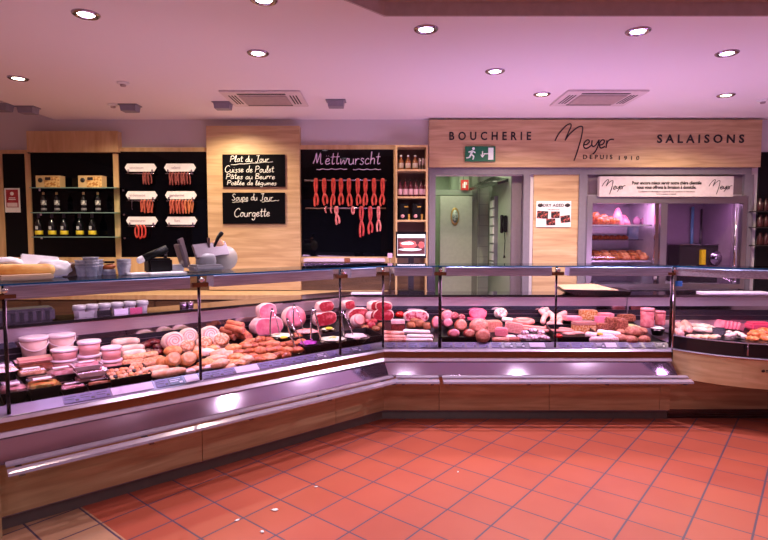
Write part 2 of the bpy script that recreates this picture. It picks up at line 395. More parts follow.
# door leaf
dl = MB(); p0 = W(440, 268, 7.9); p1 = W(472, 268, 7.98); zt = W(456, 196, 7.94).z
DLW = p1.x - p0.x
door = empty('door_1', (p0.x, 7.9, 0), math.atan2(.08, DLW)); door['kind'] = 'structure'
MB().box(0, 0, .01, DLW, .05, zt).build('door_leaf', mat('door_paint', (0.44,0.46,0.38), .35), door)
q = W(455, 216.5, 7.94)
MB().lathe([(.0,0),(.062,0),(.066,.006),(.06,.012),(0,.012)], mat('gold', (.5,.33,.12), .35, metal=.6), 24, M=Matrix.Translation((q.x-p0.x, -.002, q.z)) @ Matrix.Scale(2.0,4,(0,0,1)) @ Matrix.Rotation(pi/2,4,'X')).build('oval_plaque', None, door)
MB().lathe([(.0,.012),(.048,.012),(.048,.016),(0,.016)], mat('plaque_centre', (.12,.15,.13), .5, col2=(.5,.55,.5), scale=30), 24, M=Matrix.Translation((q.x-p0.x, -.002, q.z)) @ Matrix.Scale(2.0,4,(0,0,1)) @ Matrix.Rotation(pi/2,4,'X')).build('plaque_centre', None, door)
hd = MB(); hd.tube([(.06, -.0, 1.05), (.06, -.05, 1.05), (.17, -.05, 1.05)], .009); hd.build('door_handle', STEEL, door)
struct('trim_3', MB().box(W(472,200,8.05).x, 8.03, 0, W(477.5,200,8.05).x, 8.3, 2.6), mat('door_post_dark', (.17,.18,.14), .5))
struct('trim_4', MB().box(W(436,180,8.05).x-.1, 8.05, zt+.02, W(477,200,8.05).x, 8.15, zt+.1), mat('kitchen_grey', (.25,.28,.23), .5))
# sign above the door, hood, shelf unit, phone
q = W(464.7, 185, 8.0)
s = empty('fire_sign', (q.x, 8.0, q.z), 0, 'small red fire safety sign above the green kitchen door', 'sign')
MB().box(-.055,-.004,-.075,.055,.004,.075).build('plate', mat('sign_red', (.6,.03,.03), .4), s)
sy = MB(); sy.box(-.012,-.007,-.045,.012,-.005,.045); sy.box(-.03,-.007,-.045,-.02,-.005,.02); sy.box(.02,-.007,.0,.034,-.005,.04); sy.build('pictogram', WHITE, s)
MB().tube([(-.02,0,.075),(-.02,0,.3)], .003).build('hanger', STEELD, s)
hood = empty('extractor_hood', (1.60, 7.0, 0), 0, 'sloping stainless extractor hood on the kitchen side wall', 'hood')
hm = MB(); hm.add([(0,0,2.30),(-.14,0,2.26),(-.36,.95,2.26),(-.01,.95,2.42),(0,0,2.34),(-.14,0,2.29),(-.36,.95,2.30),(-.01,.95,2.47)],
    [(0,3,2,1),(4,5,6,7),(0,1,5,4),(1,2,6,5),(2,3,7,6),(3,0,4,7)]); hm.build('canopy', STEELD, hood)
MB().tube([(-.06,.1,2.31),(-.2,.9,2.38)], .012).build('pipe', STEELD, hood)
ph = empty('wall_phone', (1.60, 7.05, W(505,224,7.05).z), 0, 'black wall phone with a hanging cord in the kitchen', 'phone')
MB().box(-.05,-.045,-.11,0,.045,.11, bev=.012).build('cradle', BLACKP, ph)
MB().tube([(-.07,-.01,-.1),(-.075,-.01,0),(-.07,-.01,.1)], [.022,.014,.022], n=8, round_ends=True).build('handset', BLACKP, ph)
MB().tube([(-.03,0,-.1),(-.02,.01,-.22),(-.03,.0,-.4),(-.03,-.01,-.44)], [.006,.006,.006,.018]).build('cord', BLACKP, ph)
wr = MB()
sh = empty('paper_rack', (1.57, 7.75, 1.3), 0, 'tall narrow rack of pale papers on the kitchen side wall', 'rack')
MB().box(-.02,-.14,-.2,.03,.14,.86).build('rack_back', GREYP, sh)
for k in range(8):
    MB().box(-.035,-.12,-.17+k*.125,-.02,.12,-.07+k*.125).build('paper', PAPER, sh)
kr = empty('wire_rack', (.36, 7.2, 0), 0, 'dark tall rack beside the kitchen door', 'rack')
for x in (0, .18):
    MB().box(x, 0, 0, x+.02, .3, 1.9).build('upright', BLACKP, kr)
for k in range(12): MB().box(.02, 0, .3+k*.13, .18, .3, .32+k*.13).build('tray', STEELD, kr)

# ------------------------------------------------ metal trim of doorway and cabinet
def px_box(u0, v0, u1, v1, Yf, Yb, m=None, mb=None):
    a = W(u0, v1, Yf); b = W(u1, v0, Yf); mb = mb or MB(); return mb.box(a.x, Yf, a.z, b.x, Yb, b.z, m)
t = MB(); px_box(429, 167.5, 752, 174.5, 6.65, YB, mb=t)
a = W(429, 0, 6.65).x; b = W(435.5, 0, 6.65).x; zt_ = W(400, 174.5, 6.65).z
t.box(a, 6.65, 0, b, YB, zt_); t.box(W(523.5,0,6.65).x, 6.65, 0, W(530,0,6.65).x, YB, zt_)
t.box(W(579,0,6.65).x, 6.65, 0, W(587,0,6.65).x, YB, zt_); t.box(W(744,0,6.65).x, 6.65, 0, W(753,0,6.65).x, YB, zt_)
struct('trim_5', t, GREYF)
struct('trim_6', MB().box(DX1-.003, 6.80, 0, DX1-.14, 6.84, ZD), mat('jamb_plum', (.17,.13,.15), .5))
struct('trim_7', px_box(530, 174.5, 579, 420, 6.67, YB), OAK)

# fascia
HY = 6.60
fa = empty('sign_fascia', (W(595,143,HY).x, HY, W(595,143,HY).z), 0, 'long oak fascia board with black shop lettering over the doorway', 'sign')
a = W(429, 167, HY) - fa.location; b = W(762.5, 119.6, HY) - fa.location
MB().box(a.x, 0, a.z, b.x, .1, b.z).build('board', OAK, fa)
def ftext(txt, u0, u1, v, hpx, name, sxp=1.0, sp=1.0, bold=0.0):
    p = W((u0+u1)/2, v, HY) - fa.location
    o = text_mesh(txt, 0.1, INK, name, fa, (p.x, -.004, p.z), ext=.003, spacing=sp, bold=bold)
    me = o.data; xs = [q.co.x for q in me.vertices]; ys = [q.co.y for q in me.vertices]
    cx, cy = (min(xs)+max(xs))/2, (min(ys)+max(ys))/2
    kx = (W(u1,v,HY).x-W(u0,v,HY).x)/(max(xs)-min(xs)); ky = hpx*HY/FPX/(max(ys)-min(ys))
    for q in me.vertices: q.co.x = (q.co.x-cx)*kx; q.co.y = (q.co.y-cy)*ky
    return o
ftext('BOUCHERIE', 449.3, 531, 136, 8.2, 'lettering', sp=1.75, bold=.002)
ftext('SALAISONS', 657, 744, 138.8, 8.4, 'lettering', sp=1.6, bold=.002)
ftext('DEPUIS', 583, 612.3, 157, 4.2, 'lettering', sp=1.6)
ftext('1910', 619, 639, 158, 4.2, 'lettering', sp=1.9)
LOGO = [[(553,110),(570,78),(595,48),(612,34),(626,31),(627,45),(616,70),(601,108)],
 [(601,108),(625,75),(655,50),(674,42),(683,50),(678,90),(668,130),(654,178),(645,203)],
 [(688,128),(704,127),(716,114),(710,105),(697,112),(689,130),(695,144),(710,143),(726,130)],
 [(729,108),(728,126),(735,137),(748,128),(760,107)],[(762,104),(757,135),(745,160),(734,172)],
 [(764,130),(780,126),(788,112),(780,105),(768,114),(764,132),(772,144),(790,136)],
 [(799,108),(796,143)],[(797,128),(806,110),(820,103),(832,104)]]
def logo(parent, cx, cz, k, y, r, m=INK):
    # cx, cz: centre in the parent's frame; k: metres per drawing unit
    mb = MB()
    for st in LOGO:
        pts = [Vector((cx + (x-692)*k, y, cz - (yy-112)*k)) for x, yy in st]
        q = []
        for i in range(len(pts)-1):
            p0, p1, p2, p3 = pts[max(i-1,0)], pts[i], pts[i+1], pts[min(i+2,len(pts)-1)]
            for j in range(4):
                t = j/4; q.append(.5*((2*p1)+(p2-p0)*t+(2*p0-5*p1+4*p2-p3)*t*t+(3*p1-p0-3*p2+p3)*t**3))
        q.append(pts[-1]); mb.tube(q, r, n=5)
    return mb.build('logo', m, parent)
p = W(440+692/4.8, 118+112/4.8, HY) - fa.location
logo(fa, p.x, p.z, HY/FPX/4.8, -.003, .0075)

# exit sign
q = W(480.3, 153.8, 6.57)
ex = empty('exit_sign', (q.x, 6.57, q.z), 0, 'green running man exit sign under the lettering on the oak fascia', 'sign')
hw, hh = 15*6.57/540, 7.4*6.57/540
MB().box(-hw, 0, -hh, hw, .03, hh).build('plate', mat('exit_green', (.004,.11,.055), .4, emit=(.0,.4,.2), estr=.05), ex)
rm = MB(); B_ = -.004
def bar(a, b, r, mb): mb.tube([(a[0]*hw, B_, a[1]*hh), (b[0]*hw, B_, b[1]*hh)], r, n=6)
bar((-.52,.42),(-.62,-.05), .013, rm); bar((-.62,-.05),(-.42,-.35), .010, rm); bar((-.42,-.35),(-.5,-.78), .008, rm)
bar((-.62,-.05),(-.72,-.5), .010, rm); bar((-.72,-.5),(-.92,-.55), .008, rm); bar((-.52,.4),(-.32,.12), .008, rm); bar((-.54,.38),(-.78,.2), .008, rm)
rm.lathe([(0,0),(.017,0),(.017,.004),(0,.004)], None, 12, M=Matrix.Translation((-.46*hw, B_, .68*hh)) @ Matrix.Rotation(pi/2,4,'X'))
bar((.62,0),(.22,0), .006, rm); bar((.14,.35),(.14,-.35), .007, rm); bar((.14,-.45),(.03,-.1), .006, rm); bar((.14,-.45),(.26,-.1), .006, rm)
rm.box(.52*hw, -.006, -.8*hh, .86*hw, -.001, .8*hh); rm.build('pictogram', mat('sign_white', (.75,.8,.78), .5, emit=(.8,.9,.85), estr=.12), ex)

# poster on the oak pillar: DRY AGED
Yp = 6.655
q = W(553.5, 214, Yp); po = empty('poster', (q.x, Yp, q.z), 0, 'white poster with four dark meat photos on the oak pillar', 'poster')
def L_(u, v): z = W(u, v, Yp); return z.x - q.x, z.z - q.z
a = L_(536, 227); b = L_(571.3, 201)
MB().box(a[0], 0, a[1], b[0], .008, b[1]).build('sheet', PAPER, po)
PH = mat('meat_photo', (.02,.01,.01), .4, col2=(.55,.12,.09), scale=38, lo=.5, hi=.62)
for (u, v, w_, h_, r_) in ((542.5,214.8,11,7.5,.06),(555.3,214.8,8.5,6.5,0),(565.3,219,9.5,7,-.12),(550.7,222,9,6.5,-.03)):
    c = L_(u, v); k = Yp/540
    MB().box(-w_*k/2, -.004, -h_*k/2, w_*k/2, -.001, h_*k/2, M=Matrix.Rotation(r_, 4, 'Y')).build('photo', PH, po, (c[0], 0, c[1]))
for u in (540.3, 567.5):
    c = L_(u, 205.3); MB().lump((.034,.003,.024), None, seed=u, amp=.2, sub=2).build('meat_picture', mat('poster_brown', (.03,.02,.02), .5), po, (c[0], -.002, c[1]))
c = L_(553.5, 205.5); text_mesh('DRY AGED', .052, INK, 'lettering', po, (c[0], -.003, c[1]), ext=.001, spacing=1.1, sx=.95, bold=.001)
c = L_(553.5, 209.5); text_mesh('maturation à sec', .022, INK, 'lettering', po, (c[0], -.003, c[1]), ext=.001)

# ------------------------------------------------ oak cladding on the left
wt = MB()
px_box(27, 131, 117.5, 152, 6.60, YB, mb=wt)                       # board above the niche
px_box(117.5, 147.5, 209.5, 151.5, 6.64, YB, mb=wt)
px_box(-60, 150, 27, 153.5, 6.64, YB, mb=wt)
zt0, zt1, zb = W(0,153.5,6.64).z, W(0,151.5,6.64).z, W(0,272,6.64).z
for u0, u1 in ((-9,3.3),(26.5,31.3),(114.3,119.3)):
    wt.box(W(u0,0,6.64).x, 6.64, zb, W(u1,0,6.64).x, YB, zt0)
px_box(-60, 257.3, 209.5, 274, 6.635, YB, mb=wt)
struct('trim_8', wt, OAKV)
struct('trim_9', px_box(209.3, 125.8, 299.3, 290, 6.58, YB), OAK)    # the tall oak pillar with the two slates
w3 = MB(); px_box(299.3, 145, 395, 149.3, 6.64, YB, mb=w3); px_box(298, 256.8, 396, 263, 6.62, YB, mb=w3); px_box(393.6,145,396,260,6.6,YB,mb=w3)
struct('trim_10', w3, OAKV)
def panel(u0, v0, u1, v1, lab, Y=6.66):
    a = W(u0, v1, Y); b = W(u1, v0, Y); c = ((a.x+b.x)/2, Y, a.z)
    o = MB().box(a.x-c[0], 0, 0, b.x-c[0], YB-Y, b.z-a.z).build('glass_wall_panel', BLACKG); o.location = c
    tag(o, lab, 'panel'); return o
panel(-60, 153.5, -9, 257.3, 'black glass wall panel at the far left end of the oak wall')
panel(3.3, 153.5, 26.5, 257.3, 'narrow black glass wall panel behind the red poster')
panel(31.3, 152, 114.3, 257.3, 'black glass wall panel behind the glass bottle shelves')
panel(119.3, 151.5, 209.3, 257.3, 'black glass wall panel behind the six white sausage signs')
panel(299.4, 149.3, 393.6, 256.8, 'large black glass panel lettered for smoked sausages')
BW = mat('dark_wall', (.006,.004,.006), .35, spec=.2)
struct('trim_11', px_box(754, 152, 850, 300, 6.67, YB), BW)
# things glimpsed on the dark wall at the right
for k, (u, v) in enumerate(((760,206),(766,206),(760,222),(766,222),(760,240),(766,240))):
    q = W(u, v, 6.6)
    c = MB().lathe([(.0,0),(.035,0),(.036,.02),(.03,.1),(.012,.13),(.012,.15),(0,.15)], mat('dim_bottle', (.05,.012,.012), .15), 12).build('bottle', None, None, (q.x, 6.6, q.z-.06))
    tag(c, 'dim dark bottle on the %s shelf right of the cold cabinet, %s one' % (('upper','middle','lower')[k//2], ('left','right')[k%2]), 'bottle', 'bottles on the dark right wall')
for k, v in enumerate((211, 227, 245)):
    q = W(763, v, 6.6)
    o = MB().box(-.14, -.06, -.012, .18, .07, 0).build('shelf_board', mat('dim_shelf', (.03,.02,.02), .4), None, (q.x+.0, 6.6, q.z)); tag(o, 'dark shelf board on the right wall, %s of three' % ('top','middle','bottom')[k], 'shelf', 'shelves on the dark right wall')

# rear staff worktop along the back wall
rc = empty('staff_cabinet', (-2.0, 6.1, 0), 0, 'long staff cabinet with an oak worktop along the back wall behind the counter', 'cabinet')
MB().box(-2.6, .0, .88, 2.05, .55, .93).build('worktop', OAKV, rc)
MB().box(-2.58, .03, .05, 2.03, .55, .88).build('body', BROWN, rc)
for k in range(7):
    x = -2.56 + k*.655
    d = MB().box(x, .008, .08, x+.63, .03, .86, bev=.004).build('door', BROWN, rc)
    MB().tube([(x+.56,-.0,.6),(x+.56,-.02,.6),(x+.56,-.02,.75),(x+.56,0,.75)], .006).build('handle', STEEL, d)
bk = MB().box(-4.6, 6.655, .93, DX0-.12, YB, W(0,274,6.66).z).build('backsplash', BROWN); bk['kind'] = 'structure'; bk.name = 'trim_12'

# ================================================================== CEILING FITTINGS
def ring_light(x, y, kind, lab):
    e = empty('ceiling_downlight', (x, y, CEIL), 0, lab, 'light', 'recessed downlights')
    MB().lathe([(.052,-.002),(.056,-.010),(.074,-.012),(.084,-.006),(.086,0),(.052,0)], None, 24).build('trim_ring', STEEL, e)
    MB().lathe([(0,-.004),(.050,-.005),(.052,-.002),(0,-.001)], None, 20).build('lens', LENS[kind], e)
    return e
LENS = {'L': mat('lilac_lens', (1,1,1), .3, emit=(1,.82,1), estr=14), 'W': mat('warm_lens', (1,1,1), .3, emit=(1,.88,.66), estr=14)}
DL = ['lilac ceiling downlight at the upper left, nearest to that corner', 'lilac ceiling downlight cut by the top edge of the picture', 'lilac ceiling downlight just left of the ceiling step corner',
 'lilac ceiling downlight in front of the left air conditioning grille', 'warm ceiling downlight at the far left, smallest on that side', 'lilac ceiling downlight left of the right air conditioning grille and farther forward',
 'warm ceiling downlight beside the left edge of the right air conditioning grille', 'lilac ceiling downlight nearest to the ceiling step on the right', 'lilac ceiling downlight at the right, in front of the warm one',
 'warm ceiling downlight right of the right air conditioning grille']
for ((x, y), k), l in zip(DOWNLIGHTS, DL):
    q = None; ring_light(x, y, k, l)
def cassette(x, y, lab, w=.80, d=.60):
    e = empty('air_conditioning_cassette', (x, y, CEIL), 0, lab, 'air conditioner', 'air conditioning cassettes')
    hw, hd = w/2, d/2; gw, gd = hw*.60, hd*.58; DK = mat('slot_dark', (.03,.022,.025), .6)
    MB().box(-hw,-hd,-.020,hw,hd,0,bev=.006).build('frame', mat('cassette_white', (.78,.70,.70), .4), e)
    for s_ in (-1, 1):
        MB().box(-gw, s_*(gd+hd*.17)-hd*.075, -.0215, gw, s_*(gd+hd*.17)+hd*.075, -.0195).build('air_slot', DK, e)
        for j in range(3): MB().box(s_*(gw+hw*.09+j*hw*.075)-hw*.018, -gd, -.0215, s_*(gw+hw*.09+j*hw*.075)+hw*.018, gd, -.0195).build('side_slot', DK, e)
    MB().box(-gw,-gd,-.030,gw,gd,-.0195,bev=.004).build('grille', mat('cassette_grille', (.52,.42,.39), .5), e)
    g = MB()
    for j in range(11):
        yy = -gd+.012+j*(2*gd-.024)/10; g.box(-gw*.95, yy-.004, -.033, gw*.95, yy+.004, -.030)
    g.build('grille_slats', mat('cassette_slats', (.60,.50,.46), .5), e); return e
c = onZ(266, 98, CEIL); cassette(c.x, c.y, 'square air conditioning cassette in the ceiling above the slates')
c = onZ(597, 97.5, CEIL); cassette(c.x, c.y, 'square air conditioning cassette in the ceiling above the oak fascia')
for (u, v, l) in ((28,109,'small grey ceiling speaker box at the far left'),(130,107,'small grey ceiling speaker box over the white sausage signs'),(223,104.5,'small grey ceiling speaker box left of the left cassette'),(336,102.5,'small grey ceiling speaker box over the smoked sausages'),(2,106.5,'small grey ceiling speaker box at the left edge')):
    q = onZ(u, v-2, CEIL)
    e = empty('ceiling_speaker', (q.x, q.y, CEIL), 0, l, 'speaker', 'grey ceiling boxes')
    MB().box(-.105,-.07,-.012,.105,.07,0,bev=.004).build('base', mat('speaker_grey', (.28,.26,.33), .5), e)
    MB().add([(-.085,-.065,-.014),(.085,-.065,-.014),(.085,.065,-.014),(-.085,.065,-.014),(-.078,-.055,-.072),(.078,-.055,-.072),(.078,.055,-.072),(-.078,.055,-.072)],
       [(0,1,2,3),(4,7,6,5),(0,4,5,1),(1,5,6,2),(2,6,7,3),(3,7,4,0)]).build('housing', mat('speaker_grey', (.28,.26,.33), .5), e)
for (u, v, l) in ((123,82.5,'flat white smoke detector on the left of the ceiling'),(113,104.5,'flat white smoke detector beside the speaker over the sausage signs'),(763,100,'white smoke detector at the right edge of the ceiling')):
    q = onZ(u, v, CEIL)
    e = empty('smoke_detector', (q.x, q.y, CEIL), 0, l, 'detector', 'smoke detectors')
    MB().lathe([(.0,0),(.055,0),(.055,-.012),(.04,-.02),(0,-.02)], None, 20).build('base', WHITE, e)
    MB().lathe([(.0,-.02),(.028,-.02),(.022,-.036),(0,-.038)], None, 16).build('sensor', mat('detector_grey',(.4,.3,.3),.5), e)

# ================================================================== GLASS SHELVES WITH BOTTLES
SY0 = 6.42
def shelf_z(v): return W(70, v, 6.42).z
SHV = [(187.3,'upper'),(212.3,'middle'),(236.6,'lower')]
sx0, sx1 = W(30,0,6.42).x, W(117,0,6.42).x
for v, l in SHV:
    z = shelf_z(v)
    e = empty('glass_shelf', ((sx0+sx1)/2, 6.42, z), 0, l + ' glass shelf in front of the black bottle niche', 'shelf', 'glass shelves on the left')
    hw = (sx1-sx0)/2
    MB().box(-hw, .006, -.010, hw, .235, 0).build('pane', SHELFG, e)
    MB().box(-hw, 0, -.010, hw, .006, 0).build('polished_edge', EDGEG, e)
    for s_ in (-1,1): MB().box(s_*hw*.985-.012, .18, -.03, s_*hw*.985+.012, .238, -.010).build('bracket', CHROME, e)
zz = shelf_z(187.3)
CARD = mat('cream_card', (.62,.42,.20), .6); FOODP = mat('food_picture', (.45,.17,.03), .5, col2=(.75,.5,.2), scale=34, lo=.45, hi=.55); 
for u0, u1, l in ((36.7,60.7,'left one'),(79,102.7,'right one')):
    a = W(u0, 0, 6.48).x; b = W(u1, 0, 6.48).x; h = 12*6.48/540; cx = (a+b)/2; hw = (b-a)/2
    e = empty('food_gift_box', (cx, 6.48, zz), 0, 'cream food picture box on the upper glass shelf, '+l, 'box', 'boxes on the upper glass shelf')
    MB().box(-hw, 0, 0, hw, .11, h).build('carton', CARD, e)
    MB().box(-hw*.28, -.002, .004, hw*.97, 0, h*.9).build('food_picture', FOODP, e)
    MB().box(-hw*.22, -.004, h*.62, hw*.25, -.002, h*.86).build('label_patch', INK, e)
    MB().lathe([(0,0),(.028,0),(.028,.003),(0,.003)], None, 18, M=Matrix.Translation((-hw*.62, 0, h*.62)) @ Matrix.Rotation(pi/2,4,'X')).build('round_emblem', INK, e)
zz = shelf_z(212.3); COLB = mat('bottle_black', (.008,.008,.010), .12); BAND = mat('silver_band', (.33,.32,.34), .3, metal=.5); GOLD = mat('gold_cap', (.6,.45,.2), .3, metal=.8)
def tall_bottle():
    e = empty('tall_black_bottle', (0,0,0), 0, 'x', 'bottle', 'tall bottles on the middle glass shelf')
    MB().lathe([(0,0),(.028,0),(.029,.01),(.029,.17),(.022,.195),(.012,.21),(.012,.215),(0,.215)], None, 20).build('body', COLB, e)
    MB().lathe([(.0,.215),(.013,.215),(.013,.24),(.010,.246),(0,.246)], None, 16).build('cap', GOLD, e)
    MB().lathe([(.0295,.028),(.0300,.03),(.0300,.052),(.0295,.054)], None, 20).build('lower_band', BAND, e)
    MB().lathe([(.0295,.09),(.0300,.092),(.0300,.145),(.0295,.147)], None, 20).build('label_band', mat('label_dark',(.10,.10,.11),.5, col2=(.6,.6,.55), scale=60, lo=.5, hi=.6), e)
    return e
tb = tall_bottle()
for k, (u, l) in enumerate(zip((43.8,57,83.8,98), ('leftmost of four','second from the left','third from the left','rightmost of four'))):
    q = W(u, 0, 6.52); lab = 'tall black bottle with pale bands on the middle glass shelf, ' + l
    if k == 0: tb.location = (q.x, 6.52, zz); tb['label'] = lab
    else: dup(tb, (q.x, 6.52, zz), 0, lab)
zz = shelf_z(236.6); YEL = mat('yellow_label', (.72,.55,.03), .5)
def champagne():
    e = empty('sparkling_wine_bottle', (0,0,0), 0, 'x', 'bottle', 'wine bottles on the lower glass shelf')
    MB().lathe([(0,0),(.040,0),(.043,.006),(.043,.13),(.036,.165),(.018,.205),(.0145,.225)], None, 20).build('body', COLB, e)
    MB().lathe([(.0145,.222),(.0165,.226),(.0155,.275),(.0150,.282),(0,.284)], None, 16).build('foil', mat('dark_foil',(.05,.04,.05),.3,metal=.7), e)
    MB().lathe([(.0435,.025),(.044,.026),(.044,.070),(.0435,.071)], None, 20).build('label_band', YEL, e)
    MB().box(-.014,-.046,.085,.014,-.036,.125).build('crest', mat('crest_silver',(.45,.47,.5),.4), e)
    return e
cb = champagne()
for k, u in enumerate((38,51.3,63.3,79,91.5)):
    q = W(u, 0, 6.53); lab = 'dark wine bottle with a yellow label on the lower glass shelf, %s from the left' % ORD[k]
    if k == 0: cb.location = (q.x, 6.53, zz); cb['label'] = lab
    else: dup(cb, (q.x, 6.53, zz), 0, lab)
# red poster on the narrow panel
q = W(12.5, 200.3, 6.65)
po = empty('poster', (q.x, 6.652, q.z), 0, 'red poster in a white border on the narrow black panel at the left', 'poster')
k = 6.65/540
MB().box(-7.6*k,-.004,-12*k,7.6*k,0,12*k).build('border', PAPER, po)
MB().box(-6*k,-.007,-7*k,6*k,-.004,10.6*k).build('red_field', mat('poster_red', (.33,.015,.03), .5, col2=(.5,.08,.08), scale=14, lo=.5,hi=.75), po)
MB().box(-5*k,-.009,-6.4*k,5*k,-.007,-2.5*k).build('white_band', mat('pinkish_paper',(.75,.6,.62),.7), po)
MB().lathe([(.014,0),(.022,0),(.022,.003),(.014,.003)], None, 20, M=Matrix.Translation((.0,-.007,6.5*k)) @ Matrix.Rotation(pi/2,4,'X')).build('round_seal', PAPER, po)
MB().box(-3*k,-.009,2*k,3*k,-.007,2.7*k).build('text_line', PAPER, po); MB().box(-3.6*k,-.009,.4*k,3.6*k,-.007,1.2*k).build('text_line', PAPER, po)

# ================================================================== SIX SIGNS WITH DRIED SAUSAGES
YSG = 6.62
SIGNM = mat('sign_white_panel', (.86,.82,.86), .4)
SA1 = mat('dried_sausage_dark', (.16,.025,.025), .5, col2=(.28,.06,.05), scale=40, bump=.4)
SA2 = mat('dried_sausage_red', (.38,.06,.04), .45, col2=(.50,.12,.07), scale=40, bump=.4)
SA3 = mat('smoked_sausage_red', (.50,.035,.03), .35, col2=(.66,.09,.06), scale=25, bump=.2)
SA4 = mat('pink_sausage', (.60,.12,.14), .4, col2=(.75,.28,.28), scale=30, bump=.2)
rows = [('top',167.6,173.9,0),('middle',195.2,201.1,.9),('bottom',220.6,226.4,1.3)]
spec = {(0,0):(143.8,150.8,185.3,4,SA1),(0,1):(170,189.5,185.8,10,SA1),(1,0):(140.8,152,213.6,5,SA2),(1,1):(170,192.4,214.5,11,SA2),(2,0):(134.5,145,240.2,3,SA3)}
signs = ['saucisson','salami','ardennaise','gendarme','mettwurst','fuet']
for r, (rn, vs, vr, du) in enumerate(rows):
    for c in (0, 1):
        u0, u1 = ((124.8,156.2),(164.2,195.6))[c]; u0 += du; u1 += du; side = ('left','right')[c]
        q = W((u0+u1)/2, vs, YSG); k = YSG/540; hw = (u1-u0)/2*k; h = 3.9*k
        e = empty('sausage_sign', (q.x, YSG, q.z), 0, 'white pointed sign with a hanging rail, %s row, %s of the pair' % (rn, side), 'sign', 'white sausage signs')
        pf = [(-hw,0),(-hw+.03,-h),(hw-.03,-h),(hw,0),(hw-.03,h),(-hw+.03,h)]
        # rounded ends
        vs2 = [(x, 0, z) for x, z in pf] + [(x, .012, z) for x, z in pf]; n = 6
        MB().add(vs2, [tuple(range(n)), tuple(range(2*n-1, n-1, -1))] + [(i, n+i, n+(i+1)%n, (i+1)%n) for i in range(n)]).build('name_board', SIGNM, e)
        text_mesh(signs[r*2+c], .045, mat('faint_ink', (.45,.33,.4), .7), 'lettering', e, (-hw*.25, -.003, 0), ext=.001)
        zr = W(0, vr, YSG).z - q.z
        MB().tube([(-hw*.88,-.02,zr),(hw*.88,-.02,zr)], .007).build('rail', STEEL, e)
        for s_ in (-1, 1): MB().box(s_*hw*.75-.006, -.02, zr, s_*hw*.75+.006, .012, -h*.5).build('bracket', STEEL, e)
        for s_ in (-1, 1): MB().box(s_*hw*.9-.01, .012, -.01, s_*hw*.9+.01, .04, .01).build('spacer', STEEL, e)
        if (r, c) in spec:
            a, b, vb, nn, m_ = spec[(r, c)]; zrw = W(0, vr, YSG).z
            for i in range(nn):
                random.seed(r*50+c*20+i); uu = a + (b-a)*(i+.5)/nn; p = W(uu, 0, YSG-.02); L2 = (W(0,vr,YSG).z - W(0,vb,YSG).z) * random.uniform(.86, 1.0)
                rr = .0085 if m_ is not SA3 else .010; sp = .013 if m_ is not SA3 else .026
                pts = []
                for j in range(13):
                    t = j/12*2 - 1       # loop over the rail
                    dz = -L2*(1 - (1-abs(t))**1.0) if abs(t) > .15 else -L2*(abs(t))*.6
                    xx = sp*math.copysign(min(1, abs(t)*4), t) + random.uniform(-.002,.002); 
                    pts.append((xx + .01*math.sin(i*2.1+abs(t)*2), -.0 + (.010 if t > 0 else -.012), .012 - L2*abs(t)**1.0 if abs(t) > .2 else .012 - L2*.2*abs(t)/.2*abs(t)/.2))
                if m_ is SA3:
                    pts = [(sp*math.sin(2*pi*j/14), -.012 + .02*(j>7), .012 - L2*.5*(1-math.cos(2*pi*j/14))) for j in range(15)]
                o = MB().tube(pts, rr, None, n=7, round_ends=(m_ is not SA3)).build('dried_sausage', m_ if not (r == 1 and c == 1 and i > 7) else mat('dried_sausage_orange',(.5,.14,.05),.45,col2=(.6,.2,.08),scale=40,bump=.3), None, (p.x, YSG-.02, zrw))
                tag(o, '%s sausage folded over the %s %s sign rail, %s from the left' % ({SA1:'thin dark dried',SA2:'thin red dried',SA3:'bright red looped'}[m_], rn, side, ORD[i]), 'sausage', 'dried sausages on the %s %s rail' % (rn, side))
q = W(132, 201.1, YSG-.02)
o = MB().tube([(0,0,.01),(.004,-.01,0),(0,-.01,-.08),(.004,-.01,-.105),(.012,-.01,-.10)], .003, n=6).build('meat_hook', STEEL, None, (q.x, YSG-.02, q.z)); tag(o, 'thin steel hook on the left end of the middle left sign rail', 'hook')

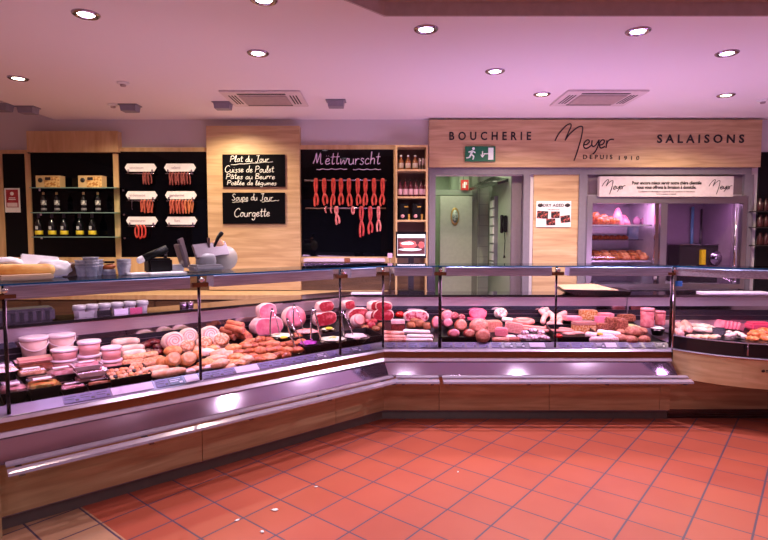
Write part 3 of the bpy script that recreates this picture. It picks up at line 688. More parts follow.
# ================================================================== CHALK HANDWRITING
G = {
 'P':(.62,[[(0,0),(.04,.5),(.05,1)],[(0,.92),(.3,1.02),(.55,.85),(.5,.58),(.08,.45)]]),
 'l':(.28,[[(0,.1),(.15,.6),(.2,1.0),(.08,1.0),(.05,.2),(.15,0),(.28,.1)]]),
 'a':(.5,[[(.4,.42),(.2,.5),(.02,.25),(.15,0),(.38,.2),(.4,.5),(.4,.1),(.5,.05)]]),
 't':(.35,[[(.15,.95),(.12,.2),(.2,0),(.35,.1)],[(-.05,.6),(.32,.64)]]),
 'd':(.5,[[(.4,.42),(.2,.5),(.02,.25),(.15,0),(.38,.2),(.42,1.05)],[(.42,.9),(.4,.1),(.5,.05)]]),
 'u':(.5,[[(.02,.5),(.04,.1),(.2,0),(.38,.15),(.4,.5)],[(.4,.4),(.42,.08),(.5,.05)]]),
 'J':(.6,[[(.1,1),(.6,1.03)],[(.42,1.0),(.38,.2),(.25,-.12),(.02,.0)]]),
 'o':(.45,[[(.3,.48),(.1,.45),(.02,.2),(.15,0),(.35,.12),(.36,.38),(.22,.5),(.45,.45)]]),
 'r':(.38,[[(.03,.5),(.06,0)],[(.05,.3),(.2,.5),(.36,.46)]]),
 'C':(.7,[[(.66,.85),(.5,1.05),(.2,.9),(.02,.5),(.12,.1),(.4,-.03),(.66,.15)]]),
 'i':(.22,[[(.05,.5),(.05,.08),(.2,.04)],[(.08,.72),(.1,.76)]]),
 's':(.38,[[(.34,.45),(.15,.52),(.08,.38),(.3,.2),(.22,0),(.0,.06)]]),
 'e':(.42,[[(.03,.22),(.3,.3),(.3,.46),(.14,.48),(.02,.22),(.14,0),(.42,.12)]]),
 'B':(.6,[[(.05,0),(.06,1)],[(.0,.95),(.4,1),(.48,.75),(.1,.52),(.5,.45),(.52,.1),(.02,0)]]),
 'R':(.6,[[(.05,0),(.06,1)],[(.0,.95),(.4,1),(.48,.72),(.1,.5),(.55,0)]]),
 'm':(.68,[[(.02,.5),(.05,0)],[(.04,.3),(.18,.5),(.28,.4),(.3,0)],[(.3,.3),(.45,.5),(.55,.4),(.56,.05),(.66,.04)]]),
 'p':(.48,[[(.04,.5),(.06,-.4)],[(.05,.35),(.22,.5),(.4,.3),(.3,.02),(.08,.05)]]),
 'L':(.5,[[(.1,1),(.05,.05),(.5,.02)]]),
 'g':(.48,[[(.38,.45),(.15,.5),(.02,.25),(.15,.04),(.36,.2),(.38,.48),(.38,-.25),(.2,-.42),(.02,-.25)]]),
 'S':(.6,[[(.52,.85),(.3,1.03),(.08,.8),(.25,.55),(.5,.3),(.35,0),(.02,.1)]]),
 'M':(1.0,[[(.0,.1),(.12,.5),(.2,1.0),(.28,.3),(.35,.2),(.55,1.0),(.62,.3),(.7,.05),(.85,.1)]]),
 'w':(.7,[[(.02,.5),(.1,.02),(.3,.4),(.42,.02),(.6,.5),(.7,.46)]]),
 'c':(.4,[[(.36,.4),(.2,.5),(.02,.25),(.14,0),(.4,.1)]]),
 'h':(.48,[[(.05,1.05),(.04,0)],[(.05,.3),(.2,.5),(.36,.4),(.38,0)]]),
 ' ':(.32,[]),
}
G['â'] = (.5, G['a'][1]+[[(.08,.62),(.2,.8),(.32,.62)]]); G['ê'] = (.42, G['e'][1]+[[(.04,.6),(.16,.78),(.3,.6)]]); G['é'] = (.42, G['e'][1]+[[(.12,.6),(.28,.8)]])
G['ë'] = (.42, G['e'][1]+[[(.05,.7),(.08,.72)],[(.24,.7),(.27,.72)]])
def handwriting(txt, x0, x1, zb, h, m, name, parent, r=.0042, y=-.004):
    tot = sum(G[c][0]+.06 for c in txt); k = (x1-x0)/tot; mb = MB(); x = x0; rnd = random.Random(len(txt)*7+3)
    for c in txt:
        wd, sts = G[c]; jy = rnd.uniform(-.04,.04)
        for st in sts:
            P = [Vector((x + (px + .12*(pz-.3))*k, y, zb + (pz+jy)*h)) for px, pz in st]; q = []
            for i in range(len(P)-1):
                p0, p1, p2, p3 = P[max(i-1,0)], P[i], P[i+1], P[min(i+2,len(P)-1)]
                for j in range(3):
                    t = j/3; q.append(.5*((2*p1)+(p2-p0)*t+(2*p0-5*p1+4*p2-p3)*t*t+(3*p1-p0-3*p2+p3)*t**3))
            q.append(P[-1]); mb.tube(q, r, n=5)
        x += (wd+.06)*k
    return mb.build(name, m, parent)
def slate(u0, v0, u1, v1, Y, lab, lines):
    a = W(u0, v1, Y); b = W(u1, v0, Y); cx, cz = (a.x+b.x)/2, (a.z+b.z)/2
    e = empty('chalkboard', (cx, Y, cz), 0, lab, 'chalkboard')
    MB().box(a.x-cx, 0, a.z-cz, b.x-cx, .015, b.z-cz).build('slate_board', SLATE, e)
    for ln in lines:
        txt, ua, ub, vb, hpx, m_ = ln[:6]; p = W(ua, vb, Y); q = W(ub, vb, Y)
        handwriting(txt, p.x-cx, q.x-cx, p.z-cz, hpx*Y/540, m_, 'chalk_lettering', e, r=ln[6] if len(ln) > 6 else .0036)
    return e, cx, cz
e, cx, cz = slate(222.9, 154.4, 285, 186.8, 6.56, 'upper black slate chalked with the dish of the day on the oak pillar',
    [('Plat du Jour', 230.5, 269.5, 161.8, 5.8, CHALK), ('Cuisse de Poulet', 225.2, 274.5, 172.4, 6.2, CHALK), ('Pâtes au Beurre', 226.5, 275.5, 179, 5.2, CHALK), ('Poêlée de légumes', 227.5, 277, 185.2, 4.6, CHALK)])
def chalk_line(e, cx, cz, u0, v0, u1, v1, Y, m, r=.004, wav=0):
    n = 10; pts = []
    for i in range(n+1):
        t = i/n; q = W(u0+(u1-u0)*t, v0+(v1-v0)*t + wav*math.sin(i*2.2), Y); pts.append((q.x-cx, -.004, q.z-cz))
    MB().tube(pts, r, n=5).build('chalk_underline', m, e)
chalk_line(e, cx, cz, 231, 164.8, 273, 161.8, 6.56, CHALK, .003, .3)
e, cx, cz = slate(222.9, 192.6, 285, 223.8, 6.56, 'lower black slate chalked with the soup of the day on the oak pillar',
    [('Soupe du Jour', 232, 273.5, 200.4, 6.2, CHALK), ('Courgette', 234.5, 270.5, 216.6, 8, CHALK, .0046)])
chalk_line(e, cx, cz, 232.5, 202.3, 248, 201.3, 6.56, CHALK, .003, .3); chalk_line(e, cx, cz, 262, 202, 279, 200.3, 6.56, CHALK, .003, .3)
# lettering on the large black panel is a sign of its own
q = W(346, 160, 6.654)
e = empty('chalk_sign', (q.x, 6.654, q.z), 0, 'lilac chalk word and wavy underline on the large black glass panel', 'writing')
a = W(313.5, 164.5, 6.654); b = W(381, 164.5, 6.654)
handwriting('Mëttwurscht', a.x-q.x, b.x-q.x, a.z-q.z, 11.5*6.654/540, CHALKP, 'chalk_lettering', e, r=.0056, y=0)
chalk_line(e, q.x, q.z, 316.5, 169.4, 347, 169.1, 6.654, CHALKP, .0045, .5); chalk_line(e, q.x, q.z, 353, 169.6, 381, 169.4, 6.654, CHALKP, .0045, .5)

# ================================================================== SMOKED SAUSAGES ON TWO RODS
YR = 6.56
for (v, u0, u1, l) in ((180.4,304.6,386.4,'upper'),(208.2,305.5,386,'lower')):
    a = W(u0, v, YR); b = W(u1, v, YR)
    e = empty('hanging_rod', ((a.x+b.x)/2, YR, a.z), 0, '%s steel rod holding sausages on the large black panel' % l, 'rod'); hw = (b.x-a.x)/2
    MB().tube([(-hw,0,0),(hw,0,0)], .011, n=10).build('bar', STEEL, e)
    for x in (-hw*.9, 0, hw*.9): MB().tube([(x,0,0),(x,.10,0)], .007).build('wall_pin', STEEL, e)
def chain(u, vtop, vnode, vend, m_, lab, grp, spread=.026, r=.013, leg=2, seed=0, tilt=0):
    p = W(u, vtop, YR); z1 = W(u, vnode, YR).z - p.z; e = empty('smoked_sausage', (p.x, YR, p.z), 0, lab, 'sausage', grp)
    rnd = random.Random(seed)
    def link(x0, x1, y, za, zb, bow, rr=r):
        pts = [(x0+(x1-x0)*t + bow*math.sin(pi*t), y, za+(zb-za)*t) for t in [i/9 for i in range(10)]]
        return MB().tube(pts, rr, None, n=10, round_ends=True).build('link', m_, e)
    link(-spread*.35, -.004, -.016, .012, z1+.012, -spread*.30); 
    if leg > 1: link(spread*.35, .004, .016 if False else -.018, .012, z1+.012, spread*.30)
    MB().tube([(-spread*.35,-.014,.018),(0,0,.024),(spread*.35,-.014,.018)], .004, n=6).build('string', mat('string', (.5,.35,.25), .8), e)
    if vend:
        z2 = W(u, vend, YR).z - p.z
        link(-.004+tilt, -.014+tilt*2.5, -.018, z1-.004, z2+.012, -.012+rnd.uniform(-.006,.006))
        if leg > 1: link(.006+tilt, .018+tilt*2.5, -.020, z1-.004, z2+.012+rnd.uniform(0,.02), .012)
    return e
ups = [(316,0),(324.3,.006),(333.5,-.006),(341,0),(349,.004),(357.8,.004),(365.5,-.003),(374,0),(382.6,-.004)]
for i, (u, tl) in enumerate(ups):
    chain(u, 180.4, 193.4+(i%3)*.6, 206.6-(i%2), SA3, 'pair of red smoked sausages on the upper rod, %s from the left' % ORD[i], 'smoked sausages on the upper rod', seed=i, tilt=tl, spread=.026)
chain(336.5, 208.2, 215, 225, SA4, 'pink twisted sausages with tails crossing on the lower rod', 'sausages on the lower rod', seed=20, tilt=.006)
chain(326.5, 208.2, 213.5, None, SA4, 'short pink sausage end at the left of the lower rod', 'sausages on the lower rod', seed=21, leg=1, r=.009)
chain(332, 208.2, 213.8, None, SA4, 'second short pink sausage end on the lower rod', 'sausages on the lower rod', seed=22, leg=1, r=.009)
chain(353, 208.2, 215, None, SA4, 'short pink sausage pair at the middle of the lower rod', 'sausages on the lower rod', seed=23, r=.010)
chain(361.5, 208.2, 221.5, 237.5, mat('deep_red_sausage',(.45,.03,.05),.4,col2=(.6,.08,.07),scale=30,bump=.2), 'longest deep red sausages on the lower rod', 'sausages on the lower rod', seed=24, spread=.032)
chain(370.3, 208.2, 221.5, 234.5, mat('deep_red_sausage',(.45,.03,.05),.4), 'deep red sausages second from the right on the lower rod', 'sausages on the lower rod', seed=25, spread=.024)
chain(378.5, 208.2, 220, 232, SA4, 'pale pink sausages at the right end of the lower rod', 'sausages on the lower rod', seed=26, spread=.02, r=.011)

# ================================================================== SHELF TOWER WITH BOTTLES
YT = 6.46; a = W(395.5, 145, YT); b = W(428, 145, YT); zb = W(400, 268, YT).z
tw = empty('oak_shelf_tower', ((a.x+b.x)/2, YT, zb), 0, 'narrow oak shelf tower with three bottle compartments left of the doorway', 'shelf'); hw = (b.x-a.x)/2; H = a.z - zb
MB().box(-hw, .22, -.3, hw, .24, H).build('back_panel', mat('tower_back', (.10,.05,.04), .6), tw)
for s_ in (-1, 1): MB().box(s_*hw, 0, -.3, s_*(hw-.022), .22, H).build('side_panel', OAKV, tw)
def tz(v): return W(400, v, YT).z - zb
TS = [169.2, 196.4, 219.8]
for v, nm in ((145, 'top_board'), (169.2,'shelf'), (196.4,'shelf'), (219.8,'shelf')):
    z = tz(v); MB().box(-hw+.022, 0, z-.022, hw-.022, .22, z).build(nm, OAKV, tw)
def tower_x(u): return W(u, 0, YT+.08).x
WH = mat('amber_glass', (.30,.10,.03), .1, coat=.5); PINKL = mat('pink_label', (.62,.36,.42), .6); DARKRED = mat('dark_red_bottle', (.10,.01,.02), .12)
def mk_bottle(name, body, label, r, h, lab, grp, cap=BLACKP):
    e = empty(name, (0,0,0), 0, lab, 'bottle', grp)
    MB().lathe([(0,0),(r*.95,0),(r,.01),(r,h*.55),(r*.8,h*.66),(r*.35,h*.76),(r*.33,h*.93),(0,h*.93)], None, 18).build('body', body, e)
    MB().lathe([(0,h*.90),(r*.42,h*.90),(r*.42,h),(0,h)], None, 14).build('cap', cap, e)
    MB().lathe([(r*1.005,h*.12),(r*1.02,h*.125),(r*1.02,h*.45),(r*1.005,h*.455)], None, 18).build('label_band', label, e); return e
wb_ = mk_bottle('spirit_bottle', WH, mat('cream_label',(.55,.42,.35),.6), .033, .175, 'x', 'spirit bottles on the top tower shelf', WHITE)
z = zb + tz(169.2)
for i, u in enumerate((401,408,415)):
    lab = 'amber spirit bottle with a cream label on the top tower shelf, %s from the left' % ORD[i]
    if i == 0: wb_.location = (tower_x(u), YT+.08, z); wb_['label'] = lab
    else: dup(wb_, (tower_x(u), YT+.08, z), 0, lab)
gl0 = None
for i, u in enumerate((419.6, 422.6, 425.3)):
    lab = 'small stemmed glass on the top tower shelf, %s from the left' % ORD[i]
    if not gl0:
        gl0 = MB().lathe([(0,0),(.014,0),(.014,.003),(.003,.006),(.003,.05),(.012,.07),(.014,.11),(.012,.14),(.011,.139),(.012,.11),(.010,.072),(0,.056)], None, 14).build('stemmed_glass', mat('glass_haze', (.5,.35,.35), .08, spec=.8)); gl0.location = (tower_x(u), YT+.08, z); tag(gl0, lab, 'glass', 'glasses on the top tower shelf')
    else: dup(gl0, (tower_x(u), YT+.08, z), 0, lab)
rb = mk_bottle('liqueur_bottle', DARKRED, PINKL, .028, .205, 'x', 'bottles on the middle tower shelf'); z = zb + tz(196.4)
for i, u in enumerate((400,405.3,410.6,415.8,421,425.6)):
    lab = 'dark bottle with a pink label on the middle tower shelf, %s from the left' % ORD[i]
    if i == 0: rb.location = (tower_x(u), YT+.08, z); rb['label'] = lab
    else: dup(rb, (tower_x(u), YT+.08, z), 0, lab)
z = zb + tz(219.8)
for i, u in enumerate((404.2, 417)):
    e = empty('gift_box', (tower_x(u), YT+.04, z), 0, 'black gift box with a round seal on the third tower shelf, %s one' % ('left','right')[i], 'box', 'gift boxes in the tower')
    MB().box(-.055,0,0,.045,.12,.195).build('carton', BLACKP, e)
    MB().box(.045,.01,0,.068,.1,.07).build('yellow_flap', mat('ochre_card',(.5,.25,.03),.5), e)
    MB().box(.0,-.003,.15,.045,0,.165).build('gold_strip', mat('ochre_card',(.5,.25,.03),.5), e)
    MB().lathe([(0,0),(.022,0),(.022,.004),(0,.004)], None, 18, M=Matrix.Translation((-.02,0,.045)) @ Matrix.Rotation(pi/2,4,'X')).build('round_seal', mat('seal_pink',(.65,.3,.35),.5), e)

# ================================================================== BUILT-IN COLD CABINET
cab = empty('cold_display_cabinet', ((FX0+FX1)/2, 6.69, .95), 0, 'steel framed cold cabinet with two glass fronts built into the back wall', 'display cabinet')
X0, X1 = FX0 - cab.location.x + .005, FX1 - cab.location.x - .005
def cz(v, Y=6.66): return W(600, v, Y).z - .95
def cx_(u, Y=6.66): return W(u, 0, Y).x - cab.location.x
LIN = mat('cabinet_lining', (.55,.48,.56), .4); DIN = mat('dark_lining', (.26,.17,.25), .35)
FR = steelmat('lilac_grey_steel', (.42,.38,.42), .35)
zt2 = cz(196); zl = cz(203.5)
MB().box(X0, .80, 0, cx_(664), .84, ZF-.96).build('back_lining', LIN, cab)
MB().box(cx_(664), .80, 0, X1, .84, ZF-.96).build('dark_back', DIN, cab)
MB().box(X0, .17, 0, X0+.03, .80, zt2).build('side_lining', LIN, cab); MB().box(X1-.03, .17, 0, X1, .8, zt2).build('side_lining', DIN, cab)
MB().box(X0+.03, .02, -.0, X1-.03, .8, .03).build('bottom_lining', LIN, cab); MB().box(X0, .02, zt2-.03, X1, .8, zt2+.02).build('top_lining', LIN, cab)
MB().box(cx_(660), .10, .03, cx_(664), .8, zt2-.03).build('divider', LIN, cab)
MB().box(X0, .02, zt2+.02, X1, .04, ZF-.965).build('upper_panel', mat('mauve_panel', (.20,.14,.17), .4), cab)
MB().box(X0+.02, -.005, cz(172), X1-.02, .02, cz(169.8)).build('top_gap', BLACK, cab)
fm = MB(); fm.box(cx_(586.5), -.06, .06, cx_(592), .02, zl); fm.box(cx_(741.5), -.06, .06, cx_(746), .02, zl); fm.box(cx_(586.5), -.06, zl, cx_(746), .02, zt2)
fm.box(cx_(660.5), -.05, .06, cx_(667), .02, zl); fm.box(cx_(586.5), -.06, 0, cx_(746), .02, .06); fm.build('door_frame', FR, cab)
MB().tube([(cx_(734.5), -.07, .1), (cx_(734.5), -.07, zl-.05)], .012).build('door_handle', CHROME, cab)
MB().box(cx_(592), -.03, .06, cx_(660.5), -.024, zl).build('left_glass', GLASS, cab)
MB().box(cx_(667), -.03, .06, cx_(741.5), -.024, zl).build('right_glass', GLASS, cab)
MB().box(cx_(655), -.05, .06, cx_(658.5), -.03, zl).build('chrome_edge', CHROME, cab)
MB().box(X0+.05, .05, zt2-.05, cx_(659), .09, zt2-.03).build('lamp_tube', mat('cabinet_tube', (1,1,1), .4, emit=(1,.55,.95), estr=4), cab)
MB().box(cx_(668), .05, zt2-.05, cx_(738), .09, zt2-.03).build('lamp_tube', mat('cabinet_tube_dim', (1,1,1), .4, emit=(1,.45,.9), estr=3), cab)
SHZ = [cz(224.5, 6.75), cz(240, 6.75), cz(260.5, 6.75)]
for z in (SHZ[0], SHZ[2]): MB().box(X0+.03, .08, z-.02, cx_(657), .62, z).build('shelf', LILST, cab)
wi = MB()
for k in range(26): wi.box(X0+.04+k*.03, .3, SHZ[1]-.004, X0+.046+k*.03, .6, SHZ[1])
wi.box(X0+.03, .29, SHZ[1]-.006, cx_(657), .30, SHZ[1]+.006); wi.build('wire_shelf', STEEL, cab)
fl = MB(); 
fl.box(X0-.12, -.10, -.95, X1+.12, -.02, -.02); fl.build('lower_front', STEELD, cab)
for k in range(4):
    x = X0 + .05 + k*(X1-X0-.1)/4; MB().box(x+.02, -.115, -.55, x+(X1-X0-.1)/4-.02, -.10, -.08).build('drawer_front', STEEL, cab)
for k in range(2):
    x0_, x1_ = ((cx_(592), cx_(660)), (cx_(667), cx_(741)))[k]
    lamp('cabinet_lamp', 'AREA', ((x0_+x1_)/2 + cab.location.x, 6.69+.12, .95 + zt2 - .06), (6.5, 3)[k], MEAT, size=x1_-x0_-.1, size_y=.08)
# banner
q = W(666.5, 186.5, 6.60)
bn = empty('banner', (q.x, 6.60, q.z), 0, 'long white delivery banner with two script logos above the cold cabinet', 'sign')
k = 6.6/540
MB().box(-66.5*k, 0, -10*k, 66.5*k, .06, 10*k).build('board', mat('banner_paper', (.62,.52,.55), .7), bn)
text_mesh('Pour encore mieux servir notre chère clientèle', .055, INK, 'lettering', bn, (0, -.003, 3.4*k), ext=.001, bold=.002).scale = (.80, 1, 1)
text_mesh('nous vous offrons la livraison à domicile.', .055, INK, 'lettering', bn, (0, -.003, -.9*k), ext=.001, bold=.002).scale = (.80, 1, 1)
text_mesh('Conditions et informations auprès de nos vendeurs en boucherie', .026, INK, 'lettering', bn, (0, -.003, -5*k), ext=.0008)
text_mesh('livraison gratuite à domicile', .022, INK, 'lettering', bn, (0, -.003, -7.4*k), ext=.0008)
logo(bn, -52.5*k, 0, k*.083, -.003, .004); logo(bn, 53.5*k, 0, k*.083, -.003, .004)

# ================================================================== THE COUNTERS
YF = 4.62; TH = rad(41)
CTR = Vector((0, YF, 0))
def zdeck(t): return .645 + (t-.1)*.165
class Sec:
    def __init__(s, rot): s.rot = rot; s.ca, s.sa = math.cos(rot), math.sin(rot)
    def world(s, x, t, z=0.0): return Vector((x*s.ca - t*s.sa, YF + x*s.sa + t*s.ca, z))
    def local(s, p): dx, dy = p.x, p.y - YF; return (dx*s.ca + dy*s.sa, -dx*s.sa + dy*s.ca)
    def deck(s, u, v, dz=0.0):
        # where the line of sight through (u, v) meets the sloping display deck (raised by dz)
        z = .7
        for _ in range(30):
            p = onZ(u, v, z); z = .5*z + .5*(zdeck(s.local(p)[1]) + dz)
        p = onZ(u, v, z); x, t = s.local(p)
        if t > .82:                      # nothing stands beyond the rear wall: keep the column, rest on the rear of the deck
            q = s.at_t(u, .82); q.z = max(zdeck(.82), s.z_at(q, v)) + 0*dz; return q
        if t < .13: q = s.at_t(u, .13); q.z = zdeck(.13) + dz; return q
        return p
    def z_at(s, q, v):
        k = (270 - v)/FPX; d = q.y*0 + 1; # height seen at row v at distance q.y
        return EYE + q.y*(-_s + k*_c)/(_c + k*_s)
    def stack(s, u, v, base):
        # a thing lying on another: same distance as the base point, height read off the row
        b = s.deck(*base); x, t = s.local(b); q = s.at_t(u, t); q.z = s.z_at(q, v); return q
    def at_t(s, u, t):
        # the point of the vertical plane t = const seen in column u
        x = (u-384)/FPX*1.0; # ray in plan
        # solve world point (a*x', a) with local t
        # direction in plan (rx, ry)
        r = ray(u, 300); den = -r[0]*s.sa + r[1]*s.ca; k = (t + YF*s.ca)/den
        return Vector((r[0]*k, r[1]*k, 0))
MID = Sec(0.0); LEFT = Sec(TH)
mitL = lambda t: .374*t; mitM = lambda t: -.374*t
LX, MX = -2.74, 2.49
def lx(u): return LEFT.local(LEFT.at_t(u, 0))[0]
def counter(name, rot, x0, x1, seams, posts, boxes, rails, lab):
    e = empty(name, (0, YF, 0), rot, lab, 'display counter')
    P = lambda nm, prof, m, a=x0, b=x1: MB().prism(prof, a, b).build(nm, m, e)
    P('plinth', [(.03,0),(.06,.085),(1.2,.085),(1.2,0)], STEELP)
    P('plinth_highlight', [(.028,.066),(.040,.084),(.058,.084),(.052,.066)], LILST)  # bright strip standing in for the highlight along the plinth top
    ks = [x0 if not callable(x0) else x0] + seams + [x1]
    for a, b in zip(ks[:-1], ks[1:]):
        aa = (lambda t, f=a: f(t)) if callable(a) else a + .002; bb = (lambda t, f=b: f(t)) if callable(b) else b - .002
        MB().prism([(.0,.085),(.0,.50),(.03,.50),(.03,.085)], aa, bb).build('wood_front', OAKC, e)
    P('body', [(.031,.086),(.031,.52),(1.2,.52),(1.2,.086)], STEELD)
    # sloping bumper, bands of the front edge
    P('sloping_bumper', [(-.002,.506),(-.010,.514),(-.018,.508),(-.104,.424),(-.110,.408),(-.100,.404),(0,.485)], STEEL)
    P('edge_band', [(-.012,.518),(-.012,.522),(.006,.548),(.03,.548),(.03,.518)], LILST)
    P('reflection_band', [(.000,.549),(.004,.600),(.03,.600),(.03,.549)], COPPER)  # orange reflection at the foot of the glass, painted as a coloured band
    P('front_chrome', [(-.008,.601),(-.008,.604),(.010,.621),(.04,.621),(.04,.601)], LILST)
    P('label_rail', [(.012,.622),(.085,.668),(.09,.664),(.09,.622)], RAILM)
    P('deck', [(.091,.60),(.091,.637),(.89,.637+.8*.165),(.89,.60)], BLACKP)
    P('rear_wall', [(.893,.55),(.893,.975),(.93,.975),(.93,.55)], STEELR)
    P('rear_band', [(.880,.846),(.884,.884),(.8925,.884),(.8925,.846)], STEEL)
    for za, zz in ((.765,.800),(.806,.843)):
        P('air_slot', [(.884,za),(.884,zz),(.8925,zz),(.8925,za)], DARKPURPLE)
    P('staff_ledge', [(.872,.978),(.872,1.0),(1.22,1.0),(1.22,.978)], STEEL)
    P('ledge_edge', [(.866,.982),(.866,1.001),(.8715,1.001),(.8715,.982)], BLACKP)
    P('rear_panel', [(1.17,.50),(1.17,.975),(1.2,.975),(1.2,.50)], STEELD)
    P('front_glass', [(.010,.625),(.010,1.30),(.016,1.30),(.016,.625)], GLASS)
    P('top_glass', [(-.02,1.338),(-.02,1.347),(.40,1.347),(.40,1.338)], TOPGLASS)
    P('glass_edge', [(-.0235,1.3375),(-.0235,1.3475),(-.0203,1.3475),(-.0203,1.3375)], EDGE)
    for i, u in enumerate(posts):
        p = MB(); p.tube([(u,.035,.62),(u,.035,1.335)], .015 if (name[0] == 'm' and i == 1) else .010, n=10); po = p.build('post', BRONZE, e)
        MB().box(u-.055, -.002, 1.262, u+.055, .03, 1.292, bev=.004).build('clamp', COPPER, po)
        MB().lathe([(0,0),(.016,0),(.016,.02),(0,.02)], None, 12, M=Matrix.Translation((u,-.002,1.31)) @ Matrix.Rotation(pi/2,4,'X')).build('clamp_screw', CHROME, po)
    for a, b in boxes:
        lb = MB().prism([(.004,1.258),(.0,1.262),(.0,1.330),(.006,1.336),(.11,1.336),(.13,1.262),(.13,1.258)], a, b).build('lamp_housing', STEELH, e)
        MB().prism([(.035,1.2572),(.035,1.2579),(.10,1.2579),(.10,1.2572)], a+.02, b-.02).build('lamp_strip', LAMPSTRIP, lb)
    for a, b in rails:
        for rp in ([(-.116,.424),(-.150,.415),(-.152,.405),(-.118,.414)], [(-.188,.408),(-.228,.397),(-.232,.382),(-.190,.396)]):
            MB().prism(rp, a, b).build('bag_rail', LILST, e)
        n = max(2, int(abs(b-a)/.55)+1)
        for k in range(n):
            x = a + .06 + (b-a-.12)*k/(n-1); MB().box(x-.014,-.224,.368,x+.014,.0,.380).build('rail_bracket', STEELD, e)
    return e
LAMPSTRIP = mat('meat_lamp_strip', (1,1,1), .4, emit=(1,.55,.92), estr=5)
post_u = lambda sec, u: sec.local(sec.at_t(u, .035))[0]
Lp = [post_u(LEFT, u) for u in (4, 199, 340)]; Mp = [post_u(MID, u) for u in (383, 440, 556, 671)]
print('left posts', Lp, 'mid posts', Mp)
LBX = [(Lp[0]+.0, Lp[1]-.07), (Lp[1]+.09, Lp[2]-.09), (Lp[2]+.09, -.09)]
MBX = [(.09, Mp[1]-.07), (Mp[1]+.05, Mp[2]-.05), (Mp[2]+.10, Mp[3]-.02)]
def seam(u):
    r = ray(u, 430); k = YF*LEFT.ca/(-r[0]*LEFT.sa + r[1]*LEFT.ca); return LEFT.local(Vector((r[0]*k, r[1]*k, 0)))[0]
cl = counter('left_meat_counter', TH, LX, mitL, [seam(202), seam(336)], Lp, LBX, [(LX+.02, -.02)], 'long angled meat counter with oak front and steel bumper on the left')
cm_ = counter('middle_meat_counter', 0.0, mitM, MX, [.48, 1.44, 2.40], Mp, MBX, [(.10, .46), (.49, 2.56)], 'straight middle meat counter with oak front facing the room')
cl.name = 'meat_counter'; cm_.name = 'meat_counter'
MB().box(LX-.04,-.06,0,LX,.05,.50).build('end_panel', OAKC, cl)
MB().box(LX-.04,-.02,.50,LX,.93,.62).build('end_panel', STEEL, cl)
MB().box(LX-.006,.02,.62,LX,.87,1.30).build('end_glass', GLASS, cl)
for sec, bxs, rot in ((LEFT, LBX, TH), (MID, MBX, 0)):
    for a, b in bxs:
        p = sec.world((a+b)/2, .075, 1.245); lamp('meat_case_lamp', 'AREA', p, 6.5*(b-a), MEAT, rot=(rad(24), 0, rot), size=(b-a)-.05, size_y=.06)

# ------------------------------------------------ rounded counter on the right
RC = (3.35, 5.2); RR = 1.0
path = []
for k in range(19):
    a = rad(213 + (270-213)*k/18); path.append((RC[0]+RR*1.04*math.cos(a), RC[1]+RR*1.04*math.sin(a), -math.cos(a), -math.sin(a)))
path += [(3.7, path[-1][1], 0, 1), (4.4, path[-1][1], 0, 1)]
ox, oy = path[0][0] - 2.50, path[0][1] - YF
path = [(x-ox, y-oy*(1-k/18) if k < 19 else y, a, b) for k, (x, y, a, b) in enumerate(path)]
rcn = empty('rounded_counter', (0, 0, 0), 0, 'rounded display counter with a pale oak belly and black band on the right', 'display counter')
def S(nm, prof, m, p=path): return MB().sweep(p, prof).build(nm, m, rcn)
S('oak_belly', [(0,.385),(0,.618),(.03,.618),(.03,.385)], OAKR)
S('belly_underside', [(.03,.385),(.03,.40),(.32,.40),(.32,.385)], STEELD)
S('chrome_line', [(-.010,.620),(-.012,.624),(.012,.634),(.02,.634),(.02,.620)], LILST)
S('black_band', [(.0,.636),(.0,.735),(.015,.74),(.02,.735),(.02,.636)], mat('gloss_black_band', (.012,.010,.016), .12))
S('chrome_line', [(-.003,.7405),(-.003,.747),(.022,.747),(.022,.7405)], LILST)
S('curved_glass', [(.010,.748),(.010,1.30),(.016,1.30),(.016,.748)], GLASS)
S('lamp_housing', [(.004,1.262),(.0,1.266),(.0,1.325),(.006,1.33),(.09,1.33),(.11,1.266),(.11,1.262)], STEELH)
S('top_glass', [(-.02,1.338),(-.02,1.347),(.34,1.347),(.34,1.338)], TOPGLASS)
S('glass_edge', [(-.0235,1.3375),(-.0235,1.3475),(-.0203,1.3475),(-.0203,1.3375)], EDGE)
dk = [(x+nx*.03, y+ny*.03) for x, y, nx, ny in path]
MB().slab([(MX+.035, 5.51)] + dk + [(4.4, 5.51)], .60, .655).build('deck', BLACKP, rcn)
MB().box(MX+.02, YF+.035, .62, MX+.0, YF+.0, 1.33).build('post', CHROME, rcn)
MB().box(MX+.012, YF-.004, 1.17, MX+.07, YF, 1.215).build('blue_sticker', mat('sticker_blue', (.0,.16,.5), .5), rcn)
MB().box(MX+.01, 5.513, .40, 4.4, 5.55, .975).build('rear_wall', STEELR, rcn)
for za, zz in ((.74,.785),(.79,.843)): MB().box(MX+.02, 5.503, za, 4.4, 5.5125, zz).build('air_slot', DARKPURPLE, rcn)
MB().box(MX+.02, 5.50, .846, 4.4, 5.5125, .884).build('rear_band', STEEL, rcn)
MB().box(MX+.01, 5.49, .976, 4.4, 5.84, 1.0).build('staff_ledge', STEEL, rcn)
MB().box(MX+.005, YF+.03, .085, 3.36, YF+.06, .50).build('lower_wood', OAKC, rcn)
MB().box(3.364, YF+.03, .085, 4.4, YF+.06, .50).build('lower_wood', OAKC, rcn)
MB().box(MX+.005, YF+.06, .0, 4.4, YF+.8, .58).build('body', STEELD, rcn)
MB().box(MX+.005, YF+.04, 0, 4.4, YF+.06, .084).build('plinth', STEELD, rcn)
q = path[13]; em = MB(); em.lump((.016,.004,.012), None, seed=4, sub=2, amp=.2, c=(0,0,0)); em.box(.02,-.003,-.010,.16,.0,-.004); em.box(.02,-.003,.0,.12,.0,.008)
